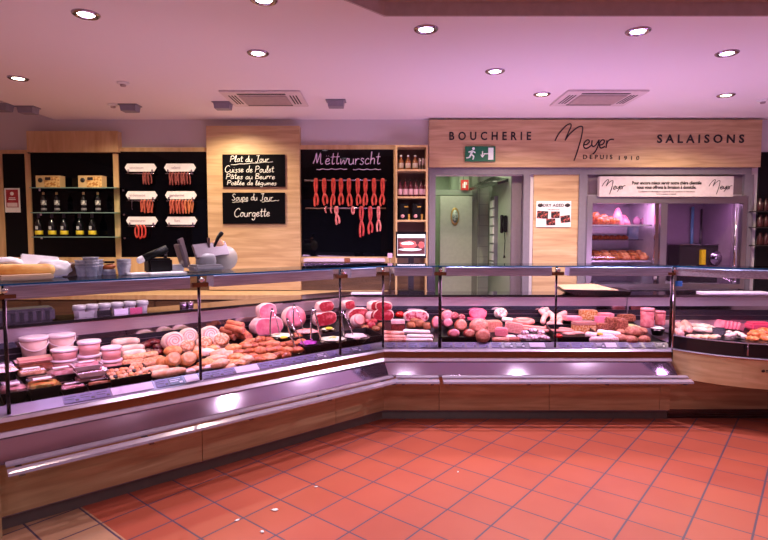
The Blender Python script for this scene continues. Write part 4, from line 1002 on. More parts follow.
p_ = onY(763, 371, path[14][1]); em.build('small_emblem', INK, rcn, (p_.x, path[14][1]-.004, p_.z))
q = path[12]; p_ = onY(748, 343, q[1]-.01); MB().tube([(p_.x, q[1]-.012, .66),(p_.x, q[1]-.012, .755)], .006).build('ticket_pin', STEEL, rcn)
lamp('meat_case_lamp', 'AREA', (3.3, 4.35, 1.25), 10, MEAT, rot=(rad(30),0,0), size=1.1, size_y=.06)

# ================================================================== GOODS
def px(p): return FPX / math.hypot(p.x, p.y) if False else FPX / (p.y*_c + (EYE-p.z)*_s)
FOODG = 1.5
HAMP = mat('ham_flesh', (.80,.26,.36), .4, col2=(.88,.42,.48), scale=14, coat=.2, detail=5)
RAW = mat('raw_beef', (.48,.035,.075), .35, col2=(.80,.25,.30), scale=22, lo=.50, hi=.70, coat=.3, detail=5)
FAT = mat('fat_rind', (.85,.66,.64), .45, col2=(.78,.50,.50), scale=18)
RINDB = mat('smoked_rind', (.36,.15,.08), .5, col2=(.55,.24,.13), scale=16, bump=.3)
PALE = mat('pale_sausage', (.86,.62,.50), .4, col2=(.90,.72,.62), scale=20, bump=.15)
WHITEF = mat('white_sausage', (.88,.76,.72), .4, col2=(.84,.64,.60), scale=20, bump=.1)
PINKS = mat('pink_fleischwurst', (.86,.36,.30), .35, col2=(.90,.46,.38), scale=12)
BROWNM = mat('fried_meat', (.40,.11,.04), .45, col2=(.66,.26,.11), scale=24, bump=.5, detail=5, coat=.2)
GOLDEN = mat('golden_crust', (.70,.34,.13), .5, col2=(.85,.54,.28), scale=24, bump=.4, detail=5)
CHICK = mat('cooked_chicken', (.82,.48,.30), .5, col2=(.88,.64,.48), scale=22, bump=.4, detail=5)
PATE = mat('pate_flesh', (.70,.34,.24), .5, col2=(.78,.44,.34), scale=60, lo=.45, hi=.55)
PATED = mat('coarse_terrine', (.34,.12,.07), .5, col2=(.60,.30,.20), scale=60, lo=.45, hi=.6, bump=.2)
MORT = mat('mortadella', (.82,.36,.40), .4, col2=(.90,.55,.55), scale=50, lo=.6, hi=.68)
SALAM = mat('salami_cut', (.55,.13,.15), .45, col2=(.85,.55,.52), scale=80, lo=.55, hi=.62)
DRED = mat('dark_red_meat', (.16,.015,.02), .35, col2=(.32,.05,.05), scale=40, bump=.6, detail=5)
PUFF = mat('puff_dough', (.86,.68,.56), .5, col2=(.9,.78,.68), scale=20, bump=.2)
STUFF = mat('stuffing', (.72,.36,.20), .6, col2=(.86,.62,.44), scale=70, lo=.45, hi=.55, bump=.3)
BRAWN = mat('brawn', (.55,.30,.36), .3, col2=(.88,.80,.82), scale=45, lo=.42, hi=.56, coat=.4)
VEG = mat('orange_terrine', (.62,.28,.06), .4, col2=(.80,.62,.42), scale=55, lo=.45, hi=.6)
MELON = mat('pale_green_fat', (.62,.62,.28), .45, col2=(.80,.78,.50), scale=20)
MEATB = mat('meatball_crust', (.46,.19,.12), .55, col2=(.64,.34,.24), scale=50, bump=.5, detail=5)
REDP = mat('red_pepper', (.65,.02,.01), .2)
SALADW = mat('white_salad', (.86,.84,.72), .5, col2=(.75,.70,.50), scale=70, bump=.6); SALADY = mat('yellow_salad', (.85,.62,.03), .5, bump=.5, scale=60, col2=(.9,.75,.2))
SALADP = mat('purple_salad', (.40,.02,.38), .4, col2=(.65,.15,.60), scale=70, bump=.6); SALADK = mat('pink_salad', (.80,.30,.30), .5, col2=(.88,.55,.52), scale=60, bump=.6)
TUBW = mat('white_tub_plastic', (.84,.72,.74), .35); TUBP = mat('pinkish_tub_plastic', (.78,.46,.42), .35)
ALU = mat('foil_tray_content', (.60,.30,.16), .5, col2=(.80,.52,.36), scale=40, bump=.5)
FOODG = 1.0
LABELP = mat('price_label_lilac', (.12,.095,.24), .5, col2=(.08,.065,.18), scale=30); LABELW = mat('price_label_white', (.55,.48,.62), .5); LABELK = mat('price_label_dark', (.05,.045,.09), .4); FOODG = 1.5

def rotz(sec, extra=0): return sec.rot + extra
def item(mb, name, m, p, sec, lab, cat, group=None, rz=0.0, dz=0.0):
    o = mb.build(name, m, None, (p.x, p.y, p.z + dz), sec.rot + rz); tag(o, lab, cat, group); return o
cnt = {}
def tray(sec, u0, u1, v0, v1, h, lab, m=None, hb=None):
    # black display dish standing on the deck; v1 its lowest row, v0 the row of its back edge
    uc = (u0+u1)/2; sl = .15*(u1-u0)/2 if sec.rot else 0
    f_ = sec.deck(uc, v1-sl); r_ = sec.deck(uc, v0)
    t0 = min(.78, max(.10, sec.local(f_)[1])); t1 = min(.885, max(sec.local(r_)[1], t0+.07))
    xa = sec.local(sec.at_t(u0, t0))[0]; xb = sec.local(sec.at_t(u1, t0))[0]; x0, x1 = min(xa, xb), max(xa, xb)
    cx = (x0+x1)/2; w = (x1-x0)/2; d = t1-t0; z0, z1 = zdeck(t0)+.001, zdeck(t1)+.001
    e = MB(); r = .010
    def ring(i, z): return [(-w+i, i), (w-i, i), (w-i, d-i), (-w+i, d-i)]
    vs = []; 
    for (x, y) in ring(.010, 0): vs.append((x, y, (z0 + (z1-z0)*y/d) - z0))
    for (x, y) in ring(0, 0): vs.append((x, y, (z1-z0)*y/d + h))
    for (x, y) in ring(.008, 0): vs.append((x, y, (z1-z0)*y/d + h))
    for (x, y) in ring(.018, 0): vs.append((x, y, (z1-z0)*y/d + .006))
    fs = [(3,2,1,0)]
    for L0 in (0, 4, 8):
        for i in range(4): fs.append((L0+i, L0+(i+1)%4, L0+4+(i+1)%4, L0+4+i))
    fs.append((12,13,14,15)); e.add(vs, fs)
    p = sec.world(cx, t0, z0); o = e.build('display_tray', m or BLACKP, None, p, sec.rot); tag(o, lab, 'tray'); INFO[o.name] = (cx, t0, w, d, z0, z1); return o
INFO = {}
def ham(sec, u, v, wpx, hpx, depth, lab, body=FAT, face=HAMP, seed=1, cut=.55, name='ham', cat='ham', dz=0.0, rz=0.0, amp=.10, boxy=.75, group=None, on=None):
    p = sec.stack(u, v, on) if on else sec.deck(u, v, dz); s = px(p); rx, rzz = wpx/2/s, hpx/2/s
    e = MB().lump((rx, depth/2, rzz), body, seed=seed, amp=amp, sub=4, cut=cut, cutm=face, boxy=boxy, freq=1.6, flat_bottom=-rzz*.9)
    o = e.build(name, None, None, (p.x, p.y, p.z + rzz*.88), sec.rot + rz); tag(o, lab, cat, group); return o
def lump(sec, u, v, wpx, hpx, dpx, m, lab, name, cat, seed=0, amp=.16, dz=0.0, rz=0.0, boxy=1.0, group=None, freq=2.0, sub=3, on=None):
    p = sec.stack(u, v, on) if on else sec.deck(u, v, dz); s = px(p); h = hpx/2/s
    e = MB().lump((wpx/2/s, dpx/2/s, h), m, seed=seed, amp=amp, sub=sub, boxy=boxy, freq=freq, flat_bottom=-h*.75)
    o = e.build(name, None, None, (p.x, p.y, p.z + h*.74), sec.rot + rz); tag(o, lab, cat, group); return o
def roll(sec, u0, v0, u1, v1, rpx, m, lab, name, cat, dz=0.0, bow=0.0, group=None, ends=True, cap=None, n=12, taper=0.0, seed=0):
    # a sausage-like thing lying from (u0, v0) to (u1, v1); v is its axis line
    p0 = sec.deck(u0, v0, dz + rpx/110); p1 = sec.deck(u1, v1, dz + rpx/110); s = px(p0); r = rpx/s
    mid = (p0+p1)/2; d = p1-p0; pr = Vector((-d.y, d.x, 0)).normalized(); rnd = random.Random(seed)
    pts = []; rs = []
    for i in range(9):
        t = i/8; q = p0 + d*t + pr*bow*math.sin(pi*t) - mid; pts.append(q); rs.append(r*(1 - taper*abs(2*t-1)**2)*rnd.uniform(.96,1.04))
    mb = MB().tube(pts, rs, m, n=n, round_ends=ends)
    if cap is not None:
        for pp, dd in ((pts[0], pts[0]-pts[1]), (pts[-1], pts[-1]-pts[-2])):
            dd = dd.normalized(); mb.tube([pp, pp + dd*.002], rs[0]*.93, cap, n=n)
    o = mb.build(name, None, None, mid); tag(o, lab, cat, group); return o
def disc(sec, u, v, wpx, hpx, th, rim, face, lab, name, cat, dz=0.0, tilt=12, rz=0.0, group=None, spiral=False, seed=0, on=None):
    # round slice or cut roll standing with its face to the glass; v is its lowest line
    p = sec.stack(u, v, on) if on else sec.deck(u, v, dz); s = px(p); a, b = wpx/2/s, hpx/2/s
    M = Matrix.Translation((0, 0, b)) @ Matrix.Rotation(rad(-tilt), 4, 'X') @ Matrix.Scale(b/a, 4, (0,0,1)) @ Matrix.Rotation(pi/2, 4, 'X')
    mb = MB(); mb.lathe([(0,-th/2),(a*.9,-th/2),(a,-th*.3),(a,th*.3),(a*.93,th/2)], rim, 28, M=M)
    mb.lathe([(a*.93,th/2),(a*.5,th/2+.0015),(0,th/2+.002)], face, 28, M=M)
    if spiral:
        pts = [(a*(.12+.7*j/40)*math.cos(j*.42), a*(.12+.7*j/40)*math.sin(j*.42), th/2+.002) for j in range(41)]
        mb.tube([M @ Vector(q) for q in pts], a*.05, spiral, n=5)
    o = mb.build(name, None, None, p, sec.rot + rz); tag(o, lab, cat, group); return o
def block(sec, u, v, wpx, hpx, d, m, lab, name, cat, dz=0.0, rz=0.0, top=None, group=None, tilt=0.0, bev=.006, slices=0, on=None):
    p = sec.stack(u, v, on) if on else sec.deck(u, v, dz); s = px(p); w, h = wpx/s, hpx/s; mb = MB(); R = Matrix.Rotation(rad(tilt), 4, 'Y')
    if slices:
        for k in range(slices):
            x = -w/2 + w*k/slices; mb.box(x, 0, 0, x + w/slices*.93, d, h*(1-.03*(k%2)), m, bev=bev*.4, M=R)
    else: mb.box(-w/2, 0, 0, w/2, d, h*(.72 if top else 1), m, bev=bev, M=R)
    if top: mb.box(-w/2*.99, .002, h*.70, w/2*.99, d*.99, h, top, bev=bev*.8, M=R)
    o = mb.build(name, None, None, p, sec.rot + rz); tag(o, lab, cat, group); return o

# ------------------------------------------------ goods in the middle counter
S_ = MID
tray(S_, 384, 433, 322, 345, .012, 'black tray under the bacon slabs at the left of the middle counter')
tray(S_, 441.5, 492, 326, 345.5, .055, 'black tray under the round sausages and pate in the middle counter')
tray(S_, 494, 553, 332, 345.5, .02, 'black tray under the brawn in the middle counter')
tray(S_, 558, 602, 330, 346, .055, 'deep black tray with the red pepper in the middle counter')
tray(S_, 604, 655, 330, 346, .012, 'black tray under the meatballs in the middle counter')
tray(S_, 384, 430, 308, 321.5, .01, 'black tray under the marbled beef in the middle counter')
tray(S_, 441, 556, 309, 323, .01, 'long black tray under the ham and sausage ring in the middle counter')
tray(S_, 560, 632, 309, 322, .01, 'black tray under the pink slabs in the middle counter')
ham(S_, 383.5, 320, 21, 12, .12, 'flat raw beef joint at the left end of the middle counter, behind the bacon slabs', FAT, RAW, 3, name='beef_joint', cat='meat')
ham(S_, 384, 310, 17, 9, .12, 'small raw beef piece on the flat joint at the left end of the middle counter', FAT, RAW, 4, name='beef_joint', cat='meat', on=(384,320))
lump(S_, 400, 317, 9, 6.5, 7, REDP, 'bright red pepper piece beside the marbled beef', 'red_pepper', 'pepper', 5, amp=.1)
ham(S_, 416, 322, 25, 13, .16, 'large marbled raw beef cut at the back left of the middle counter', FAT, mat('marbled_beef', (.55,.06,.12), .35, col2=(.85,.50,.52), scale=30, lo=.42, hi=.58, coat=.3, detail=5), 6, name='beef_cut', cat='meat', boxy=.85)
block(S_, 398, 333, 14, 12.5, .10, mat('bacon_lean', (.20,.03,.03), .4, col2=(.35,.07,.07), scale=20), 'bacon block with a white fat top beside the post', 'bacon_block', 'bacon', top=FAT)
for i, (u, v, a, b) in enumerate(((411,328,9,7),(419,327,11,9),(427,329,8,8),(414,323,8,6))):
    lump(S_, u, v, a, b, 8, RINDB, 'smoked bacon chunk %s' % ('left of the heap over the white fat sticks','in the middle of the heap over the white fat sticks','right of the heap by the salami','on top of the smoked bacon heap')[i], 'bacon_chunk', 'bacon', 10+i, boxy=.8, dz=.03 if i==3 else 0, group='smoked bacon chunks')
for i, (u0, v0, u1, v1) in enumerate(((385,338,404,338.5),(385,343,405,344),(384.5,334,402,334.5))):
    roll(S_, u0, v0-1, u1, v1-1, 2.6, mat('bacon_slab', (.62,.25,.18), .45, col2=(.82,.50,.42), scale=26), 'long brownish bacon slab, %s of three at the left end of the middle counter' % ('middle','front','rear')[i], 'bacon_slab', 'bacon', group='bacon slabs', seed=i, n=8)
for i, (u0, v0, u1, v1) in enumerate(((405,331.5,428,332.5),(408.5,336.5,431.5,337),(407,342.5,431,343.5))):
    roll(S_, u0, v0, u1, v1, 2.5, mat('white_fat', (.90,.80,.78), .4, col2=(.86,.68,.64), scale=14), 'white fat bacon stick, %s of three' % ('rear','middle','front')[i], 'fat_stick', 'bacon', group='white fat sticks', seed=i, n=7)
disc(S_, 436, 329, 8.5, 13, .05, mat('orange_rim', (.75,.16,.05), .4), MORT, 'orange rimmed round sausage left of the wide post', 'salami', 'sausage')
disc(S_, 447, 322, 12, 12, .10, PINKS, MORT, 'pale round mortadella behind the wide post', 'mortadella', 'sausage', dz=.02)
disc(S_, 454, 320, 9, 8, .10, mat('purple_casing', (.30,.06,.16), .4), SALAM, 'small purple salami on top of the round sausages', 'salami', 'sausage', dz=.04)
disc(S_, 447.5, 328, 9.5, 10, .10, mat('purple_casing', (.30,.06,.16), .4), MORT, 'purple rimmed round sausage right of the wide post', 'salami', 'sausage', dz=.02)
disc(S_, 461, 321, 8, 7, .1, mat('red_casing', (.55,.04,.05), .35), SALAM, 'red cased salami behind the orange rimmed one', 'salami', 'sausage', dz=.03)
disc(S_, 460.5, 332, 11.5, 13, .12, mat('brick_casing', (.60,.16,.07), .4), PATE, 'orange brown round sausage in the centre of the round sausages', 'salami', 'sausage', dz=.02)
disc(S_, 453.5, 337.5, 11.5, 8.5, .10, mat('brick_casing', (.60,.16,.07), .4), MORT, 'front round sausage over the black tray edge, left one', 'salami', 'sausage', dz=.03)
disc(S_, 469, 337.5, 10.5, 8.5, .10, mat('red_casing', (.55,.04,.05), .35), PATE, 'front round sausage over the black tray edge, right one', 'salami', 'sausage', dz=.03)
ham(S_, 478, 318.5, 18, 11, .16, 'bright pink domed ham at the back of the middle counter', mat('hot_pink', (.85,.18,.30), .35), HAMP, 20, dz=.01, boxy=.9)
block(S_, 477.5, 323, 17, 4, .14, mat('hot_pink', (.85,.18,.30), .35), 'flat pink ham slab under the domed ham', 'ham_slab', 'ham')
disc(S_, 478.5, 334.5, 18, 16, .14, PATE, PATE, 'large tan round pate in the middle counter', 'pate', 'pate', dz=.01)
disc(S_, 483, 345, 14, 14, .12, mat('tan_casing', (.62,.30,.20), .5), PATE, 'smaller tan round pate in front of the large one', 'pate', 'pate', tilt=18)
block(S_, 494.5, 333.5, 17, 12, .11, PATE, 'pink square pate block right of the round pates', 'pate_block', 'pate', rz=.1, bev=.012)
block(S_, 501, 337, 12.5, 8.5, .09, MORT, 'small tilted pink loaf block in front of the square pate', 'pate_block', 'pate', rz=-.3, bev=.01, dz=.01)
block(S_, 513, 334, 18, 10.5, .10, mat('tan_loaf', (.70,.36,.30), .5, col2=(.80,.48,.42), scale=50), 'tan sloping loaf left of the brawn tray', 'meat_loaf', 'pate', rz=-.25, tilt=8, bev=.01)
lump(S_, 511, 340, 10, 6, 7, WHITEF, 'folded white slice beside the brawn', 'white_slice', 'sausage', 31, boxy=.7)
roll(S_, 495, 340.5, 508, 341.5, 3.0, PATE, 'rolled tan meat at the front left of the brawn', 'meat_roll', 'meat', seed=3, cap=WHITEF)
roll(S_, 511, 342, 519, 341, 3.0, mat('roulade_skin', (.55,.22,.16), .5), 'short brown roulade in front of the brawn', 'roulade', 'meat', seed=4, cap=MORT)
p = None
b_ = block(S_, 537, 343, 29, 4, .18, BRAWN, 'sloping slab of white speckled brawn on its tray', 'brawn', 'meat', bev=.01, dz=.012)
for i, (u, v) in enumerate(((525,334),(533,332),(541,334),(530,338),(540,339),(547,341),(523,341),(535,343))):
    lump(S_, u, v, 8, 4.5, 7, BRAWN, 'piece of white speckled brawn, %s on the slab' % ('rear left','rear middle','rear right','centre left','centre right','front right','front left','front middle')[i], 'brawn_piece', 'meat', 40+i, dz=.03, group='brawn pieces', sub=2, amp=.25)
disc(S_, 500.5, 318.5, 12.5, 10.5, .10, WHITEF, mat('swirl_face', (.80,.45,.42), .5, col2=(.92,.82,.80), scale=40, lo=.45, hi=.55), 'white rolled sausage with a swirled cut face at the back', 'rolled_sausage', 'sausage', dz=.01)
roll(S_, 504, 319.5, 512, 320.5, 2.6, WHITEF, 'short white sausage between the rolled one and the ring', 'white_sausage', 'sausage')
p = S_.deck(523.5, 322.5, .02); s = px(p); rr = 8.6/s
pts = [(rr*math.cos(rad(a)), .6*rr*math.sin(rad(a))*1.6, .012+.004*math.sin(rad(a))) for a in range(150, 150+331, 15)]
o = MB().tube(pts, 2.1/s*1.15, None, n=12, round_ends=True).build('sausage_ring', PINKS, None, p, 0); tag(o, 'pink ring shaped sausage at the back of the middle counter', 'sausage')
ws = [(543,322,548,314),(546,316,541,311),(548,312,553,318),(552,321,560,318),(559,323,566,318),(557,318,565,313),(549,324,561,325),(544,311.5,547,309.5)]
for i, (a, b, c, d) in enumerate(ws):
    roll(S_, a, b, c, d, 2.6, mat('pink_white_sausage', (.85,.48,.42), .35, col2=(.88,.58,.52), scale=9), 'plump pink white sausage in the heap by the thin post, %s' % ('left rear','leftmost','top middle','centre','right front','right rear','front one','topmost')[i], 'plump_sausage', 'sausage', dz=.012 if i in (2,3,7) else 0, bow=.015, group='plump pink sausages', seed=i)
for i, (a, b, c, d) in enumerate(((522,326,545,328.5),(524,329,548,331),(546,327,573,330),(548,330.5,574,331.5))):
    roll(S_, a, b, c, d, 1.7, PINKS, 'thin flat pink sausage %s' % ('behind the brawn, rear one','behind the brawn, front one','right of the brawn, rear one','right of the brawn, front one')[i], 'thin_sausage', 'sausage', group='thin pink sausages', seed=i)
lump(S_, 559, 338, 9, 4.5, 8, REDP, 'glossy red pepper on the deep black tray', 'red_pepper', 'pepper', 50, amp=.08, dz=.05)
for i, (u, v) in enumerate(((572,335),(581,334))):
    block(S_, u, v, 10, 1.2, .09, mat('pale_slice', (.78,.50,.46), .45), 'thin pale meat slice on the deep black tray, %s one' % ('left','right')[i], 'meat_slice', 'meat', dz=.045, rz=.3)
for i, (v, h, dz) in enumerate(((321,4,0),(321,4,.045),(321,3.6,.09))):
    block(S_, 573.5 + i*.5, v, 18-i*2, h, .13, mat('slab_pink', (.80,.30,.34), .4, col2=(.88,.45,.48), scale=20), 'pink meat slab in the stack right of the thin post, %s' % ('bottom one','middle one','top one')[i], 'meat_slab', 'meat', dz=dz, group='pink meat slabs')
block(S_, 590, 320.5, 16, 10, .11, VEG, 'orange speckled terrine behind the brown loaves', 'terrine', 'terrine', bev=.008)
for i, dz in enumerate((0, .035, .07)):
    block(S_, 607.5, 317, 15-i, 3.2, .10, mat('slab_pink', (.80,.30,.34), .4), 'small pink slab in the stack at the back, %s' % ('bottom one','middle one','top one')[i], 'meat_slab', 'meat', dz=dz, group='small pink slabs')
block(S_, 586, 334, 22, 12, .10, VEG, 'orange speckled terrine block at the front left of the loaves', 'terrine', 'terrine', rz=.12, top=mat('jelly_top', (.60,.35,.30), .15))
block(S_, 602, 326, 14, 9, .08, HAMP, 'light pink ham block lying on the brown terrines', 'ham_block', 'ham', rz=-.3, dz=.02)
for i, (u, v, a, b) in enumerate(((603,333,14,9),(614,331,15,13),(623,332.5,13,13),(628,322,16,7))):
    block(S_, u, v, a, b, .09, PATED, 'coarse brown terrine loaf, %s' % ('left one behind the stuffed rolls','tall middle one','right one behind the meatballs','rear one')[i], 'terrine_loaf', 'terrine', rz=(.1,-.15,.2,0)[i], group='brown terrine loaves', bev=.01)
roll(S_, 629, 326, 645, 331.5, 3.2, MELON, 'pale green and yellow long roll behind the meatballs', 'green_roll', 'roll', taper=.3)
for i, (a, b, c, d) in enumerate(((588,335,612,337.5),(593,340,617,341),(600,332.5,618,335))):
    roll(S_, a, b, c, d, 3.3, mat('speckled_white', (.86,.70,.68), .5, col2=(.72,.30,.28), scale=60, lo=.55, hi=.66), 'white speckled stuffed roll, %s' % ('middle one','front one','rear one')[i], 'stuffed_roll', 'roll', group='white stuffed rolls', seed=i)
lump(S_, 600, 335, 6, 3, 5, SALADY, 'dab of yellow garnish on the white rolls', 'garnish', 'garnish', 3, dz=.06)
for i, (u, v, a, b, dz) in enumerate(((622,342,13,9,0),(634,336,18,12,.01),(632,344,14,9,0),(645.5,344.5,12,9,0),(641,334,12,8,.0),(621,335,10,7,0))):
    lump(S_, u, v, a, b, a, MEATB, 'brown meatball %s' % ('at the front left','biggest, in the middle','front middle','at the front right by the post','at the rear right','at the rear left')[i], 'meatball', 'meatball', 60+i, dz=dz, group='brown meatballs', amp=.07)
def jar(sec, u, v, wpx, hpx, m, lab, lid=None, name='jar', rz=0):
    p = sec.deck(u, v); s = px(p); r = wpx/2/s; h = hpx/s; e = empty(name, p, sec.rot + rz, lab, 'jar')
    MB().lathe([(0,0),(r*.88,0),(r*.95,h*.1),(r*.92,h*.5),(r*.97,h*.78),(r*.9,h*.86),(0,h*.86)], None, 24).build('body', m, e)
    MB().lathe([(0,h*.86),(r*.98,h*.86),(r*.98,h),(r*.9,h*1.01),(0,h*1.01)], None, 24).build('lid', lid or m, e); return e
PJ = mat('pink_jar', (.70,.26,.28), .2, col2=(.8,.4,.4), scale=20)
jar(S_, 647, 327, 13.5, 19, PJ, 'tall pink jar at the right end of the middle counter'); jar(S_, 660, 325, 10, 14, PJ, 'smaller pink jar at the right post of the middle counter')
def bowl(sec, u, v, wpx, hpx, m, content, lab, cat='bowl', heap=.4, dz=0, name='salad_bowl', seed=0):
    p = sec.deck(u, v, dz); s = px(p); r = wpx/2/s; h = hpx/s*.6; e = empty(name, p, sec.rot, lab, cat)
    MB().lathe([(0,0),(r*.7,0),(r*.98,h),(r,h),(r*.93,h),(r*.66,.006),(0,.006)], None, 24).build('dish', m, e)
    MB().lump((r*.9, r*.9, h*heap), content, seed=seed, amp=.35, freq=4, sub=3, flat_bottom=-.001, c=(0,0,h*.75)).build('filling', None, e); return e
bowl(S_, 657.5, 335, 14, 12, BLACKP, mat('pale_filling', (.86,.72,.70), .5, bump=.5, scale=60), 'black dish of pale salad in front of the pink jars', seed=1)

# price labels on the rails
def tickets(sec, us, group, nm):
    for i, (u, w, k) in enumerate(us):
        p = sec.at_t(u, .05); x, t = sec.local(p); s = px(Vector((p.x, p.y, .65))); w_ = w/s*.9/ (abs(math.cos(sec.rot)) if sec.rot else 1)
        m = {'p':LABELP,'w':LABELW,'k':LABELK}[k]
        mb = MB().box(-w_/2, -.030, 0, w_/2, .030, .0015, m, M=Matrix.Rotation(rad(32), 4, 'X'))
        q = sec.world(x, .049, .6495); e = empty('price_label', q, sec.rot, '%s price label on the %s label rail, %s' % ({'p':'lilac','w':'plain white','k':'dark'}[k], nm, place(i, len(us))), 'label', group)
        mb.build('card', None, e)
        if k != 'w':
            t_ = MB(); Rr = Matrix.Rotation(rad(32), 4, 'X'); im = INK if k == 'p' else LABELW
            for j, (a, b) in enumerate(((-.42,.30),(-.42,.15))): t_.box(w_*a, .012-j*.016, .0016, w_*b, .017-j*.016, .0022, im, M=Rr)
            t_.box(w_*.2, -.022, .0016, w_*.42, -.008, .0022, im, M=Rr); t_.build('writing', None, e)
def place(i, n):
    if n <= 24 and i < 12: return ORD[i] + ' from the left'
    return ORD[n-1-i] + ' from the right'
tickets(MID, [(391,10,'p'),(402,10,'p'),(413,10,'p'),(424,10,'p'),(434,8,'p'),(448,11,'p'),(460,11,'p'),(472,11,'p'),(484,11,'p'),(497,11,'p'),(509,10,'k'),(521,10,'k'),(538,17,'w'),(565,12,'p'),(578,12,'p'),(590,11,'p'),(601,10,'k'),(612,12,'w'),(625,11,'p'),(638,11,'p'),(651,11,'p'),(662,9,'k')], 'price labels of the middle counter', 'middle')
tickets(LEFT, [(68,12,'p'),(84,12,'p'),(100,11,'p'),(114,8,'w'),(134,26,'w'),(160,10,'p'),(174,12,'k'),(190,11,'w'),(206,9,'p'),(216,11,'p'),(228,11,'p'),(245,22,'w'),(265,11,'p'),(277,11,'p'),(289,10,'p'),(300,10,'p'),(311,9,'p'),(321,9,'k'),(332,9,'p'),(346,9,'p'),(356,9,'k'),(367,8,'p')], 'price labels of the left counter', 'left')

# ------------------------------------------------ goods in the left counter
S_ = LEFT
def bucket(u, v, wpx, hpx, lab):
    p = S_.deck(u, v); s = px(p); r = wpx/2/s; h = hpx/s; e = empty('white_bucket', p, S_.rot, lab, 'bucket', 'white buckets')
    MB().lathe([(0,0),(r*.78,0),(r*.94,h*.86),(0,h*.86)], None, 28).build('body', mat('cream_bucket', (.78,.56,.50), .4, col2=(.84,.66,.60), scale=8), e)
    MB().lathe([(0,h*.86),(r*1.0,h*.86),(r*1.03,h*.90),(r*1.03,h*.98),(r*.95,h),(0,h*.985)], None, 28).build('lid', TUBW, e)
    MB().tube([(r*1.0*math.cos(a), -r*1.02*abs(math.sin(a))-.003, h*.88 - .42*h*math.sin(a)) for a in [pi*j/14 for j in range(15)]], .004, n=6).build('handle', TUBW, e)
bucket(34.5, 360, 25, 24, 'white lidded bucket with a drooping handle, left of two'); bucket(59.5, 354, 25, 20.5, 'white lidded bucket with a drooping handle, right of two')
def tub(u, v, wpx, hpx, lab, dz=0.0, body=TUBP, grp='plastic tubs with lids'):
    p = S_.deck(u, v, dz); s = px(p); r = wpx/2/s; h = hpx/s; e = empty('plastic_tub', p, S_.rot, lab, 'tub', grp)
    MB().lathe([(0,0),(r*.84,0),(r*.93,h*.80),(0,h*.80)], None, 24).build('body', body, e)
    MB().lathe([(0,h*.80),(r,h*.80),(r*1.02,h*.84),(r*1.02,h*.95),(r*.95,h),(0,h*.97)], None, 24).build('lid', TUBW, e)
def tubs(u, v, wpx, hpx, n, where):
    p = S_.deck(u, v); s = px(p)
    for k in range(n): tub(u, v, wpx, hpx, 'white lidded plastic tub %s, %s' % (where, ('bottom one','top one')[k] if n == 2 else 'single one'), dz=0) if k == 0 else None
    if n == 2:
        q = S_.deck(u, v); h = hpx/s; r = wpx/2/s*.96
        e = empty('plastic_tub', (q.x, q.y, q.z + h*1.0), S_.rot, 'white lidded plastic tub %s, top one' % where, 'tub', 'plastic tubs with lids')
        MB().lathe([(0,0),(r*.84,0),(r*.93,h*.80),(0,h*.80)], None, 24).build('body', TUBP, e)
        MB().lathe([(0,h*.80),(r,h*.80),(r*1.02,h*.84),(r*1.02,h*.95),(r*.95,h),(0,h*.97)], None, 24).build('lid', TUBW, e)
tubs(65.5, 368, 26, 10, 2, 'in front of the right bucket'); tubs(90, 367, 22, 13.5, 2, 'in the stack right of the buckets'); tubs(112, 371, 20, 12.5, 2, 'in the stack beside the pale sausages')
def pack(u, v, wpx, hpx, dep, lab, content=ALU, body=BLACKP, dz=0.0, rz=0.0, grp='black ready meal trays', on=None):
    p = S_.stack(u, v, on) if on else S_.deck(u, v, dz); s = px(p); w = wpx/s/2*.92; h = hpx/s; d = dep; e = empty('ready_meal_tray', p, S_.rot + rz, lab, 'tray', grp)
    def fr(i0, z0, i1, z1, m, nm, cap=True):
        mb = MB(); vs = [(-w+i0, i0, z0),(w-i0, i0, z0),(w-i0, d-i0, z0),(-w+i0, d-i0, z0),(-w+i1, i1, z1),(w-i1, i1, z1),(w-i1, d-i1, z1),(-w+i1, d-i1, z1)]
        mb.add(vs, [(3,2,1,0),(4,5,6,7)] + [(i,(i+1)%4,4+(i+1)%4,4+i) for i in range(4)]); return mb.build(nm, m, e)
    fr(.022, 0, .006, h*.62, body, 'base'); 
    mb = MB().box(-w, 0, h*.62, w, d, h*.66, bev=.002); mb.build('rim', body, e)
    MB().lump((w*.86, d*.42, h*.22), content, seed=int(u), amp=.3, freq=3.5, sub=3, boxy=.7, flat_bottom=-.001, c=(0, d/2, h*.62)).build('food', None, e)
    fr(.004, h*.665, .022, h, LIDP, 'clear_lid'); MB().box(-w*.55, d*.3, h*1.003, w*.5, d*.55, h*1.015).build('lid_label', mat('lid_label_paper', (.85,.78,.84), .5), e)
    return e
LIDP = glassy('shiny_lid', (.92,.90,.94), ior=1.45, rough=.06)
AL2 = mat('pink_ready_meal', (.78,.40,.38), .5, col2=(.86,.62,.60), scale=30, bump=.4); AL3 = mat('orange_ready_meal', (.75,.30,.08), .5, col2=(.7,.6,.2), scale=40, bump=.4)
pack(15, 404, 27, 18, .19, 'black meal tray with a clear lid at the front left corner of the left counter', AL2)
pack(42, 402, 33, 19, .20, 'large black meal tray with a clear lid and orange filling, front row', AL3)
pack(72, 398, 28, 10, .15, 'shallow black meal tray with pink slices, front row left of the three stacked', AL2)
pack(97, 394, 26, 10, .14, 'shallow black meal tray at the front beside the first price labels', ALU)
pack(8, 382, 22, 15, .18, 'black meal tray with a clear lid at the very left, second row', AL3)
pack(34, 384, 30, 14, .17, 'clear lidded meal tray with orange food, second row behind the large one', ALU)
pack(64, 386, 29, 17, .16, 'black meal tray with a clear lid, second row in the middle', AL2)
pack(93, 389, 32, 13, .16, 'black meal tray at the bottom of the stack of three', AL2)
pack(91, 378, 31, 9, .15, 'pale lidded meal tray in the middle of the stack of three', AL2, on=(93,389), body=TUBW)
